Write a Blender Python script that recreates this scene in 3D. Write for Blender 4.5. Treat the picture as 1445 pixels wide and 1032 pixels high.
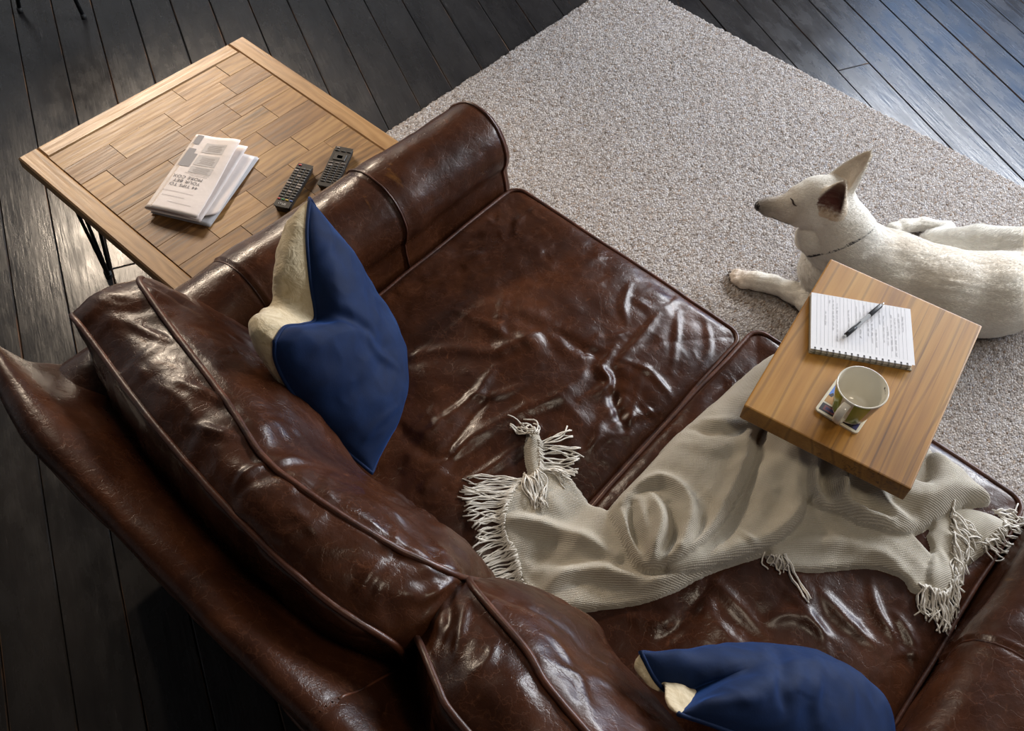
import bpy, bmesh, math, random
import numpy as np
from mathutils import Vector, Matrix
random.seed(7); RNG = np.random.default_rng(7)
scene = bpy.context.scene
for o in list(bpy.data.objects): bpy.data.objects.remove(o)
COL = scene.collection

# ------------------------------------------------------------------ camera
CAM_H = 2.25
YAW, PITCH, ROLL, FPX = 2.24332114, 0.935856708, 0.0713450577, 1398.74
def cam_axes():
    cy, sy, cp, sp = math.cos(YAW), math.sin(YAW), math.cos(PITCH), math.sin(PITCH)
    F = np.array([cy*cp, sy*cp, -sp]); R = np.array([sy, -cy, 0.0]); U = np.cross(R, F)
    return math.cos(ROLL)*R+math.sin(ROLL)*U, -math.sin(ROLL)*R+math.cos(ROLL)*U, F
CR, CU, CF = cam_axes()
CC = np.array([0, 0, CAM_H])
cd = bpy.data.cameras.new('camera'); cam = bpy.data.objects.new('camera', cd); COL.objects.link(cam)
cd.sensor_width = 36; cd.lens = FPX/1445*36; cd.clip_start = 0.05
m = Matrix.Identity(4)
for i in range(3):
    m[i][0] = CR[i]; m[i][1] = CU[i]; m[i][2] = -CF[i]; m[i][3] = CC[i]
cam.matrix_world = m
scene.camera = cam
def P(px, py, z):
    """measured photo point -> place in the room at height z (metres)"""
    d = CF+(px-722.5)/FPX*CR-(py-516.0)/FPX*CU
    return CC+(z-CAM_H)/d[2]*d
def PS(pts, z):
    return np.array([P(q[0], q[1], q[2] if len(q) > 2 else z) for q in pts])
def PIX(v):
    q = np.asarray(v)-CC
    w = q@CF
    return np.stack([722.5+FPX*(q@CR)/w, 516-FPX*(q@CU)/w], -1)

# ------------------------------------------------------------------ world, light, exposure
vs = scene.view_settings
vs.view_transform = 'Standard'; vs.look = 'None'; vs.gamma = 1; vs.use_curve_mapping = False
vs.exposure = 0.35
w = bpy.data.worlds.new('world'); scene.world = w; w.use_nodes = True
bg = w.node_tree.nodes['Background']; bg.inputs[0].default_value = (0.55, 0.7, 1.0, 1); bg.inputs[1].default_value = 1.0
def area(name, loc, target, sx, sy, power, color):
    ld = bpy.data.lights.new(name, 'AREA'); ld.shape = 'RECTANGLE'; ld.size = sx; ld.size_y = sy
    ld.energy = power; ld.color = color
    o = bpy.data.objects.new(name, ld); COL.objects.link(o)
    o.location = loc
    o.rotation_euler = (Vector(target)-Vector(loc)).to_track_quat('-Z', 'Y').to_euler()
    return o
# daylight through the tall window beyond the rug
area('daylight_upper', (0.3, 5.34, 2.20), (0.0, 0, 0.5), 4.2, 0.66, 320, (0.95, 0.97, 1.0))
area('daylight_lower', (0.3, 5.34, 1.30), (0.0, 0, 0.6), 4.2, 1.08, 34, (0.18, 0.46, 1.0))
area('overhead_fill', (0.55, 1.0, 2.93), (0.45, 1.0, 0), 0.55, 0.55, 10, (1.0, 0.86, 0.68))  # unseen warm fill added overhead to brighten the side table area
# warm spot lamps in a row on the far wall, trained on the coffee table
def spot(name, loc, target, power, color, deg, r=0.05):
    ld = bpy.data.lights.new(name, 'SPOT'); ld.energy = power; ld.color = color; ld.spot_size = math.radians(deg); ld.spot_blend = 1.0; ld.shadow_soft_size = r
    o = bpy.data.objects.new(name, ld); COL.objects.link(o); o.location = loc
    o.rotation_euler = (Vector(target)-Vector(loc)).to_track_quat('-Z', 'Y').to_euler()
    return o
for yy in (1.45, 1.8, 2.15, 2.5):
    spot('wall_spot_lamp', (-4.3, yy, 2.05), (-1.95, 1.12, 0.45), 82, (1.0, 0.82, 0.63), 52, 0.07)

# ------------------------------------------------------------------ helpers
def link(o, parent=None):
    COL.objects.link(o)
    if parent is not None: o.parent = parent
    return o
def mesh_obj(name, verts, faces, mat, parent=None, smooth=True, loc=None, mat_idx=None, uvs=None):
    """verts in room coordinates; stored relative to the parent's (or own) origin"""
    verts = np.asarray(verts, float)
    org = np.zeros(3)
    if parent is not None:
        q = parent
        while q is not None: org = org+np.array(q.location); q = q.parent
    l = np.zeros(3)
    if loc is not None: l = np.asarray(loc, float)-org
    me = bpy.data.meshes.new(name)
    me.from_pydata((verts-org-l).tolist(), [], [list(map(int, f)) for f in faces])
    mats = mat if isinstance(mat, (list, tuple)) else [mat]
    for mm in mats: me.materials.append(mm)
    if mat_idx is not None: me.polygons.foreach_set('material_index', np.asarray(mat_idx, np.int32))
    if smooth: me.polygons.foreach_set('use_smooth', np.ones(len(me.polygons), bool))
    if uvs is not None:
        ul = me.uv_layers.new(name='UVMap'); li = np.zeros(len(me.loops), np.int32)
        me.loops.foreach_get('vertex_index', li); ul.data.foreach_set('uv', np.asarray(uvs)[li].ravel())
    me.update()
    o = bpy.data.objects.new(name, me); o.location = l
    return link(o, parent)
def thing(name, label, cat, loc=(0, 0, 0), group=None):
    o = bpy.data.objects.new(name, None); o.empty_display_size = 0.05; o.location = loc
    link(o); o['label'] = label; o['category'] = cat
    if group: o['group'] = group
    return o
def tag(o, label, cat, group=None):
    o['label'] = label; o['category'] = cat
    if group: o['group'] = group
    return o
def struct(o):
    o['kind'] = 'structure'; return o
class MB:
    """collects shapes into one mesh"""
    def __init__(s): s.v = []; s.f = []; s.m = []; s.n = 0
    def add(s, v, f, mi=0):
        v = np.asarray(v, float).reshape(-1, 3); s.v.append(v)
        for q in f: s.f.append([i+s.n for i in q]); s.m.append(mi)
        s.n += len(v); return s
    def box(s, c, size, ax=None, mi=0):
        c = np.asarray(c, float); h = np.asarray(size, float)/2
        A = np.eye(3) if ax is None else np.asarray(ax, float)
        v = [c+(sx*h[0])*A[0]+(sy*h[1])*A[1]+(sz*h[2])*A[2] for sz in (-1, 1) for sy in (-1, 1) for sx in (-1, 1)]
        return s.add(v, [(0, 2, 3, 1), (4, 5, 7, 6), (0, 1, 5, 4), (2, 6, 7, 3), (0, 4, 6, 2), (1, 3, 7, 5)], mi)
    def slab(s, poly, z0, z1, ch=0.0, mi=0, mi_edge=None):
        """convex polygon (CCW) prism with chamfered top"""
        poly = np.asarray(poly, float); n = len(poly)
        c = poly.mean(0)
        def inset(d):
            out = []
            for i in range(n):
                a, b, e = poly[i-1], poly[i], poly[(i+1) % n]
                t1 = (b-a)/np.linalg.norm(b-a); t2 = (e-b)/np.linalg.norm(e-b)
                n1 = np.array([-t1[1], t1[0]]); n2 = np.array([-t2[1], t2[0]])
                k = n1+n2; k = k/max(0.3, (k@n1)); out.append(b+k*d)
            return np.array(out)
        rings = [(poly, z0)]
        if ch > 0: rings += [(poly, z1-ch), (inset(ch), z1)]
        else: rings += [(poly, z1)]
        v = [(*p, z) for r, z in rings for p in r]
        f = []; mm = []
        for k in range(len(rings)-1):
            for i in range(n):
                j = (i+1) % n
                f.append((k*n+i, k*n+j, (k+1)*n+j, (k+1)*n+i)); mm.append(mi if (mi_edge is None) else mi_edge)
        f.append(tuple((len(rings)-1)*n+i for i in range(n))); mm.append(mi)
        f.append(tuple(reversed(range(n)))); mm.append(mi)
        b = s.n; s.v.append(np.array(v)); s.n += len(v)
        for q, k in zip(f, mm): s.f.append([i+b for i in q]); s.m.append(k)
        return s
    def tube(s, pts, r, n=8, closed=False, mi=0):
        v, f = tube(pts, r, n, closed); return s.add(v, f, mi)
    def build(s, name, mat, parent=None, smooth=False, loc=None):
        return mesh_obj(name, np.concatenate(s.v), s.f, mat, parent, smooth, loc, s.m)
def tube(pts, r, n=8, closed=False):
    pts = np.asarray(pts, float); N = len(pts)
    r = np.broadcast_to(np.asarray(r, float), (N,))
    if closed: T = np.roll(pts, -1, 0)-np.roll(pts, 1, 0)
    else: T = np.gradient(pts, axis=0)
    T = T/(np.linalg.norm(T, axis=1, keepdims=True)+1e-12)
    up = np.array([0, 0, 1.0]); nrm = []
    a = np.cross(T[0], up)
    if np.linalg.norm(a) < 0.1: a = np.cross(T[0], np.array([1.0, 0, 0]))
    a /= np.linalg.norm(a)
    for i in range(N):
        a = a-(a@T[i])*T[i]; a /= (np.linalg.norm(a)+1e-12); nrm.append(a)
    A = np.array(nrm); B = np.cross(T, A)
    th = np.arange(n)*2*math.pi/n
    V = pts[:, None]+r[:, None, None]*(np.cos(th)[None, :, None]*A[:, None]+np.sin(th)[None, :, None]*B[:, None])
    V = V.reshape(-1, 3); f = []
    for i in range(N if closed else N-1):
        i2 = (i+1) % N
        for k in range(n):
            k2 = (k+1) % n; f.append((i*n+k, i*n+k2, i2*n+k2, i2*n+k))
    if not closed:
        f.append(tuple(reversed(range(n)))); f.append(tuple((N-1)*n+k for k in range(n)))
    return V, f
def spline(pts, n):
    """Catmull-Rom through pts"""
    pts = np.asarray(pts, float)
    q = np.vstack([2*pts[0]-pts[1], pts, 2*pts[-1]-pts[-2]])
    t = np.linspace(0, len(pts)-1, n); i = np.minimum(t.astype(int), len(pts)-2); u = (t-i)[:, None]
    a, b, c, d = q[i], q[i+1], q[i+2], q[i+3]
    return 0.5*((2*b)+(c-a)*u+(2*a-5*b+4*c-d)*u**2+(3*b-a-3*c+d)*u**3)
def ss(a, b, x):
    t = np.clip((x-a)/(b-a), 0, 1); return t*t*(3-2*t)
def _hash(i, j, k, seed):
    h = (i*374761393+j*668265263+k*2147483647+seed*974634777) & 0xffffffff
    h = ((h ^ (h >> 13))*1274126177) & 0xffffffff
    h = (h ^ (h >> 16)) & 0xffffff
    return h.astype(float)/0xffffff*2-1
def vnoise(p, seed=0):
    p = np.asarray(p, float); i = np.floor(p).astype(np.int64); f = p-i; f = f*f*f*(f*(f*6-15)+10)
    r = 0
    for a in (0, 1):
        for b in (0, 1):
            for c in (0, 1):
                wgt = np.where(a, f[:, 0], 1-f[:, 0])*np.where(b, f[:, 1], 1-f[:, 1])*np.where(c, f[:, 2], 1-f[:, 2])
                r = r+wgt*_hash(i[:, 0]+a, i[:, 1]+b, i[:, 2]+c, seed)
    return r
def fbm(p, oct=4, seed=0, gain=0.5):
    r = 0; a = 1.0; p = np.asarray(p, float)
    for o in range(oct):
        r = r+a*vnoise(p*2**o+o*17.3, seed+o); a *= gain
    return r
def ridged(p, oct=3, seed=0):
    r = 0; a = 1.0; p = np.asarray(p, float)
    for o in range(oct):
        r = r+a*(1-np.abs(vnoise(p*2**o+o*11.7, seed+o))*2); a *= 0.5
    return r
def vnormals(V, F):
    V = np.asarray(V); N = np.zeros_like(V)
    q = np.array([f for f in F if len(f) == 4]); 
    if len(q):
        n = np.cross(V[q[:, 2]]-V[q[:, 0]], V[q[:, 3]]-V[q[:, 1]])
        for k in range(4): np.add.at(N, q[:, k], n)
    t = np.array([f for f in F if len(f) == 3])
    if len(t):
        n = np.cross(V[t[:, 1]]-V[t[:, 0]], V[t[:, 2]]-V[t[:, 0]])
        for k in range(3): np.add.at(N, t[:, k], n)
    return N/(np.linalg.norm(N, axis=1, keepdims=True)+1e-12)
def seg_dist(V, poly):
    """distance of points to polyline, and position along it 0..1"""
    poly = np.asarray(poly, float); best = np.full(len(V), 1e9); par = np.zeros(len(V))
    L = np.r_[0, np.cumsum(np.linalg.norm(np.diff(poly, axis=0), axis=1))]
    for i in range(len(poly)-1):
        a, b = poly[i], poly[i+1]; ab = b-a; l2 = ab@ab+1e-12
        t = np.clip(((V-a)@ab)/l2, 0, 1); d = np.linalg.norm(V-(a+t[:, None]*ab), axis=1)
        k = d < best; best[k] = d[k]; par[k] = ((L[i]+t*math.sqrt(l2))/L[-1])[k]
    return best, par
def stroke(V, poly, amp, wd, sharp=False):
    poly = spline(poly, 14) if len(poly) > 2 else np.asarray(poly)
    d, t = seg_dist(V, poly)
    tap = np.clip(np.sin(np.clip(t, 0.04, 0.96)*math.pi), 0, 1)**0.6
    wv = wd*(0.55+0.45*tap)
    if sharp: pr = np.exp(-d/wv*1.3)
    else: pr = np.exp(-(d/wv)**2)-0.45*np.exp(-(d/(2.3*wv))**2)
    return amp*tap*pr

# ------------------------------------------------------------------ materials
MATS = {}
class NT:
    def __init__(s, name):
        s.m = bpy.data.materials.new(name); s.m.use_nodes = True; s.t = s.m.node_tree
        s.b = s.t.nodes['Principled BSDF']; MATS[name] = s.m
    def n(s, typ, **kw):
        nd = s.t.nodes.new(typ)
        for k, v in kw.items():
            if k.startswith('i_'):
                key = k[2:]; key = int(key) if key.isdigit() else key
                nd.inputs[key].default_value = v
            else: setattr(nd, k, v)
        return nd
    def l(s, a, b): s.t.links.new(a, b)
    def coords(s, kind='Object', scale=(1, 1, 1), rand=False, rot=(0, 0, 0)):
        tc = s.n('ShaderNodeTexCoord'); mp = s.n('ShaderNodeMapping')
        mp.inputs['Scale'].default_value = scale; mp.inputs['Rotation'].default_value = rot
        src = tc.outputs[kind]
        if rand:
            oi = s.n('ShaderNodeObjectInfo'); mu = s.n('ShaderNodeVectorMath', operation='SCALE'); 
            cb = s.n('ShaderNodeCombineXYZ'); s.l(oi.outputs['Random'], cb.inputs[0]); s.l(oi.outputs['Random'], cb.inputs[1]); s.l(oi.outputs['Random'], cb.inputs[2])
            mu.inputs['Scale'].default_value = 37.0; s.l(cb.outputs[0], mu.inputs[0])
            ad = s.n('ShaderNodeVectorMath', operation='ADD'); s.l(src, ad.inputs[0]); s.l(mu.outputs[0], ad.inputs[1]); src = ad.outputs[0]
        s.l(src, mp.inputs['Vector']); return mp.outputs[0]
    def noise(s, vec, scale, detail=4, rough=0.5, dist=0.0):
        nd = s.n('ShaderNodeTexNoise'); nd.inputs['Scale'].default_value = scale; nd.inputs['Detail'].default_value = detail
        nd.inputs['Roughness'].default_value = rough; nd.inputs['Distortion'].default_value = dist
        s.l(vec, nd.inputs['Vector']); return nd.outputs[0]
    def ramp(s, fac, stops):
        r = s.n('ShaderNodeValToRGB'); e = r.color_ramp.elements
        while len(e) < len(stops): e.new(0.5)
        for q, (p, c) in zip(e, stops):
            q.position = p; q.color = (*c, 1) if len(c) == 3 else c
        s.l(fac, r.inputs[0]); return r.outputs[0]
    def mix(s, fac, a, b, mode='MIX'):
        x = s.n('ShaderNodeMix', data_type='RGBA', blend_type=mode)
        for sock, val in ((x.inputs[0], fac), (x.inputs[6], a), (x.inputs[7], b)):
            if hasattr(val, 'is_output'): s.l(val, sock)
            elif isinstance(val, (int, float)): sock.default_value = val
            else: sock.default_value = (*val, 1)
        return x.outputs[2]
    def maprange(s, v, a, b, c, d):
        x = s.n('ShaderNodeMapRange'); x.inputs[1].default_value = a; x.inputs[2].default_value = b
        x.inputs[3].default_value = c; x.inputs[4].default_value = d; s.l(v, x.inputs[0]); return x.outputs[0]
    def math(s, op, a, b=None):
        x = s.n('ShaderNodeMath', operation=op)
        for sock, val in ((x.inputs[0], a), (x.inputs[1], b)):
            if val is None: continue
            if hasattr(val, 'is_output'): s.l(val, sock)
            else: sock.default_value = val
        return x.outputs[0]
    def bump(s, h, strength, dist, prev=None):
        b = s.n('ShaderNodeBump'); b.inputs['Strength'].default_value = strength; b.inputs['Distance'].default_value = dist
        s.l(h, b.inputs['Height'])
        if prev is not None: s.l(prev, b.inputs['Normal'])
        return b.outputs[0]
    def set(s, **kw):
        for k, v in kw.items():
            sock = s.b.inputs[k.replace('_', ' ')]
            if hasattr(v, 'is_output'): s.l(v, sock)
            elif isinstance(v, tuple) and len(v) == 3 and sock.type == 'RGBA': sock.default_value = (*v, 1)
            else: sock.default_value = v
        return s.m
def plain(name, color, rough=0.5, **kw):
    t = NT(name); return t.set(Base_Color=color, Roughness=rough, **kw)
def speckle(name, color, rough=0.5, var=0.25, scale=40, bump=0.0, bscale=200, **kw):
    t = NT(name); v = t.coords()
    c = t.ramp(t.noise(v, scale, 5), [(0.3, tuple(x*(1-var) for x in color)), (0.7, tuple(min(1, x*(1+var)) for x in color))])
    if bump: t.set(Normal=t.bump(t.noise(v, bscale, 3), bump, 0.002))
    return t.set(Base_Color=c, Roughness=rough, **kw)

def leather():
    t = NT('brown_leather'); v = t.coords()
    n1 = t.noise(v, 5.5, 6, 0.6, 0.4); n2 = t.noise(v, 38, 4, 0.6)
    base = t.ramp(n1, [(0.25, (0.019, 0.0060, 0.0026)), (0.5, (0.044, 0.0138, 0.0055)), (0.75, (0.085, 0.0280, 0.0108))])
    base = t.mix(t.maprange(n2, 0.35, 0.7, 0, 0.45), base, (0.026, 0.0085, 0.0045))
    # pale scuffs and a few ochre rubbed spots
    vv = t.coords(scale=(1, 1, 1), rot=(0.2, 0.3, 0.9)); sc = t.noise(vv, 17, 8, 0.72, 1.5)
    base = t.mix(t.maprange(sc, 0.60, 0.72, 0, 0.55), base, (0.15, 0.056, 0.026))
    oc = t.noise(t.coords(scale=(1.0, 1.9, 1.0), rot=(0, 0, 0.5)), 4.1, 5, 0.6, 0.7)
    base = t.mix(t.maprange(oc, 0.69, 0.75, 0, 0.65), base, (0.26, 0.11, 0.022))
    # fine crackle
    vo = t.n('ShaderNodeTexVoronoi', feature='DISTANCE_TO_EDGE'); vo.inputs['Scale'].default_value = 170; t.l(t.mix(0.02, v, t.n('ShaderNodeTexNoise').outputs[1]), vo.inputs['Vector'])
    ck = t.maprange(vo.outputs['Distance'], 0.0, 0.12, 0, 1)
    cr = t.n('ShaderNodeTexVoronoi', feature='DISTANCE_TO_EDGE'); cr.inputs['Scale'].default_value = 21
    dn = t.n('ShaderNodeTexNoise'); dn.inputs['Scale'].default_value = 14; dn.inputs['Detail'].default_value = 5; t.l(v, dn.inputs['Vector'])
    t.l(t.mix(0.16, v, dn.outputs[1]), cr.inputs['Vector'])
    crease = t.maprange(cr.outputs['Distance'], 0.0, 0.035, 0, 1)
    base = t.mix(t.maprange(crease, 0, 1, 0.22, 0), base, (0.14, 0.055, 0.028))
    nb = t.bump(ck, 0.10, 0.0006)
    nb = t.bump(crease, 0.16, 0.0012, nb)
    nb = t.bump(n2, 0.18, 0.005, nb)
    nb = t.bump(t.noise(v, 9, 4, 0.5, 0.8), 0.22, 0.012, nb)
    rg = t.maprange(t.noise(v, 9, 5, 0.65), 0.3, 0.7, 0.22, 0.38)
    return t.set(Base_Color=base, Roughness=rg, Normal=nb, Specular_IOR_Level=0.26, Coat_Weight=0.06, Coat_Roughness=0.12)
leather()
def piping_mat():
    t = NT('leather_piping'); v = t.coords()
    b = t.ramp(t.noise(v, 30, 5, 0.6), [(0.3, (0.03, 0.010, 0.006)), (0.65, (0.10, 0.032, 0.015)), (0.85, (0.20, 0.075, 0.035))])
    return t.set(Base_Color=b, Roughness=0.4, Normal=t.bump(t.noise(v, 120, 3), 0.3, 0.002))
piping_mat()
def wood(name, stops, rand_tone=0.0, rough=0.45, gscale=1.0, dark=0.5, along='X', wave=0.16):
    """grain runs along the object's local X (or Y)"""
    t = NT(name)
    rot = (0, 0, 0) if along == 'X' else (0, 0, math.pi/2)
    v = t.coords(scale=(1, 1, 1), rand=True, rot=rot)
    def sv(sx, sy, sz):
        mp = t.n('ShaderNodeMapping'); mp.inputs['Scale'].default_value = (sx*gscale, sy*gscale, sz*gscale); t.l(v, mp.inputs['Vector']); return mp.outputs[0]
    big = t.noise(sv(1.6, 9, 9), 1.6, 3, 0.5, 0.9)
    wv = t.n('ShaderNodeTexWave', wave_type='BANDS', bands_direction='Y'); wv.inputs['Scale'].default_value = 14; wv.inputs['Distortion'].default_value = 12.0
    wv.inputs['Detail'].default_value = 3; wv.inputs['Detail Scale'].default_value = 0.9; t.l(sv(0.35, 1, 1), wv.inputs['Vector'])
    fine = t.noise(sv(7, 190, 190), 1.0, 5, 0.6, 0.2)
    mixv = t.math('ADD', t.math('MULTIPLY', wv.outputs[1], wave), t.math('ADD', t.math('MULTIPLY', big, 0.80-wave), t.math('MULTIPLY', fine, 0.28)))
    c = t.ramp(mixv, stops)
    # dark open grain lines
    dk = t.noise(sv(3.0, 75, 75), 1.0, 4, 0.65, 0.5)
    c = t.mix(t.maprange(dk, 0.54, 0.70, 0, dark), c, tuple(x*0.32 for x in stops[0][1]))
    if rand_tone:
        oi = t.n('ShaderNodeObjectInfo')
        c = t.mix(1.0, c, oi.outputs['Color'], 'MULTIPLY')
    kn = t.noise(sv(26, 40, 40), 1.0, 2, 0.4)
    c = t.mix(t.maprange(kn, 0.79, 0.83, 0, 0.85), c, (0.02, 0.012, 0.007))
    nb = t.bump(fine, 0.18, 0.0012); nb = t.bump(dk, 0.15, 0.001, nb)
    return t.set(Base_Color=c, Roughness=t.maprange(fine, 0.3, 0.7, rough-0.08, rough+0.12), Normal=nb)
wood('reclaimed_oak', [(0.28, (0.10, 0.048, 0.016)), (0.5, (0.245, 0.130, 0.046)), (0.75, (0.38, 0.232, 0.098))], 0.50, 0.46, 1.0, 0.75)
wood('oak_border', [(0.28, (0.16, 0.078, 0.026)), (0.5, (0.29, 0.155, 0.056)), (0.75, (0.40, 0.235, 0.10))], 0.06, 0.40, 1.0, 0.5)
def elm():
    t = NT('elm_slab'); v = t.coords()
    def sv(*s):
        mp = t.n('ShaderNodeMapping'); mp.inputs['Scale'].default_value = s; t.l(v, mp.inputs['Vector']); return mp.outputs[0]
    wv = t.n('ShaderNodeTexWave', wave_type='BANDS', bands_direction='Y'); wv.inputs['Scale'].default_value = 7; wv.inputs['Distortion'].default_value = 7; wv.inputs['Detail'].default_value = 2; wv.inputs['Detail Scale'].default_value = 0.7
    t.l(sv(0.25, 1, 1), wv.inputs['Vector'])
    fine = t.noise(sv(5, 170, 170), 1.0, 5, 0.6, 0.2); big = t.noise(sv(1.2, 7, 7), 1.5, 3)
    c = t.ramp(t.math('ADD', t.math('MULTIPLY', big, 0.7), t.math('ADD', t.math('MULTIPLY', fine, 0.25), t.math('MULTIPLY', wv.outputs[1], 0.08))), [(0.32, (0.20, 0.083, 0.011)), (0.52, (0.36, 0.168, 0.027)), (0.72, (0.46, 0.25, 0.056))])
    sx = t.n('ShaderNodeSeparateXYZ'); t.l(v, sx.inputs[0])
    side = t.maprange(sx.outputs[1], 0.06, -0.03, 0.0, 1.0)
    dk = t.noise(sv(1.3, 105, 105), 1.0, 4, 0.6, 0.5)
    dm = t.math('MULTIPLY', t.maprange(dk, 0.52, 0.68, 0, 0.85), side)
    c = t.mix(dm, c, (0.070, 0.026, 0.007))
    ln = t.maprange(wv.outputs[1], 0.92, 1.0, 0, 0.45); c = t.mix(ln, c, (0.10, 0.040, 0.010))
    nb = t.bump(fine, 0.15, 0.001); nb = t.bump(dk, 0.2, 0.0015, nb)
    return t.set(Base_Color=c, Roughness=0.42, Normal=nb)
elm()
def floor_paint():
    t = NT('black_floor_paint'); v = t.coords(rand=True)
    def sv(*s):
        mp = t.n('ShaderNodeMapping'); mp.inputs['Scale'].default_value = s; t.l(v, mp.inputs['Vector']); return mp.outputs[0]
    n1 = t.noise(sv(1.5, 6, 6), 1.5, 5, 0.6)
    c = t.ramp(n1, [(0.3, (0.014, 0.0130, 0.0135)), (0.7, (0.034, 0.031, 0.030))])
    scr = t.noise(sv(4, 55, 55), 1.3, 6, 0.75, 0.6)
    c = t.mix(t.maprange(scr, 0.625, 0.74, 0, 0.6), c, (0.12, 0.11, 0.105))
    wr = t.noise(sv(3.2, 17, 17), 1.2, 5, 0.7, 0.3)
    c = t.mix(t.maprange(wr, 0.69, 0.76, 0, 0.65), c, (0.085, 0.045, 0.024))
    nb = t.bump(t.noise(sv(6, 90, 90), 1.0, 4, 0.6), 0.30, 0.002)
    nb = t.bump(n1, 0.35, 0.006, nb)
    return t.set(Base_Color=c, Roughness=t.maprange(t.noise(sv(4, 9, 9), 2.0, 5, 0.6), 0.3, 0.7, 0.17, 0.34), Normal=nb, Specular_IOR_Level=0.36)
floor_paint()
def worn_edge():
    t = NT('worn_board_edge'); v = t.coords(rand=True, scale=(2.2, 9, 9))
    n = t.noise(v, 1.6, 4, 0.6)
    c = t.ramp(n, [(0.50, (0.012, 0.010, 0.010)), (0.60, (0.10, 0.048, 0.022)), (0.76, (0.24, 0.125, 0.055))])
    return t.set(Base_Color=c, Roughness=0.6)
worn_edge()
plain('table_core', (0.07, 0.035, 0.014), 0.8); plain('subfloor_dirt', (0.018, 0.011, 0.007), 0.9)
def carpet():
    t = NT('loop_pile_wool'); v = t.coords()
    vo = t.n('ShaderNodeTexVoronoi'); vo.inputs['Scale'].default_value = 205; vo.inputs['Randomness'].default_value = 1.0
    mp = t.n('ShaderNodeMapping'); mp.inputs['Scale'].default_value = (1, 0.62, 0.3); mp.inputs['Rotation'].default_value = (0, 0, 0.35); t.l(v, mp.inputs['Vector']); t.l(mp.outputs[0], vo.inputs['Vector'])
    sp = t.n('ShaderNodeSeparateColor'); t.l(vo.outputs['Color'], sp.inputs[0])
    c = t.ramp(sp.outputs[0], [(0.0, (0.165, 0.135, 0.115)), (0.12, (0.29, 0.252, 0.224)), (0.45, (0.40, 0.365, 0.342)), (0.8, (0.51, 0.478, 0.455)), (1.0, (0.60, 0.57, 0.55))])
    tint = t.ramp(sp.outputs[1], [(0.0, (0.62, 0.45, 0.32)), (0.10, (1.0, 0.95, 0.9)), (0.8, (1, 1, 1)), (1.0, (0.88, 0.90, 0.98))])
    c = t.mix(1.0, c, tint, 'MULTIPLY')
    c = t.mix(t.maprange(vo.outputs['Distance'], 0.30, 0.70, 0, 0.45), c, (0.17, 0.145, 0.125))
    c = t.mix(t.maprange(t.noise(v, 5, 4), 0.35, 0.7, 0, 0.16), c, (0.30, 0.26, 0.23))
    hb = t.maprange(vo.outputs['Distance'], 0.0, 0.65, 1, 0)
    nb = t.bump(hb, 0.8, 0.004); nb = t.bump(t.noise(v, 420, 2), 0.35, 0.002, nb)
    return t.set(Base_Color=c, Roughness=0.95, Normal=nb, Specular_IOR_Level=0.15)
carpet()
plain('wall_paint', (0.20, 0.19, 0.18), 0.9); plain('wall_paint_pale', (0.80, 0.78, 0.74), 0.9); plain('ceiling_paint', (0.13, 0.125, 0.12), 0.9)
plain('white_paint', (0.75, 0.75, 0.73), 0.5)
plain('black_metal', (0.012, 0.012, 0.013), 0.42, Metallic=0.6)
plain('black_rubber', (0.01, 0.01, 0.01), 0.7)
# ------------------------------------------------------------------ room shell
RX0, RX1, RY0, RY1, RZ = -4.6, 3.0, -2.4, 5.2, 3.0
PHI = math.radians(153.91809756); BD = np.array([math.cos(PHI), math.sin(PHI)]); BN = np.array([-math.sin(PHI), math.cos(PHI)])
BO, BS = 0.13477302, -0.13794782
floor = struct(MB().box(((RX0+RX1)/2, (RY0+RY1)/2, -0.06), (RX1-RX0, RY1-RY0, 0.06)).build('floor', MATS['subfloor_dirt'], loc=(0, 0, -0.03)))
floor['label'] = 'dark painted timber board floor'
def clip(poly, nx, ny, c):
    out = []
    for i in range(len(poly)):
        a, b = poly[i-1], poly[i]; da, db = a[0]*nx+a[1]*ny-c, b[0]*nx+b[1]*ny-c
        if (da <= 0) != (db <= 0):
            t = da/(da-db); out.append(a+(b-a)*t)
        if db <= 0: out.append(b)
    return out
ja = (P(1204.6, 94.3, 0)[:2]@BD); jb = (P(173, 376, 0)[:2]@BD)
kb = math.floor((P(173, 376, 0)[:2]@BN-BO)/BS)
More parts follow.
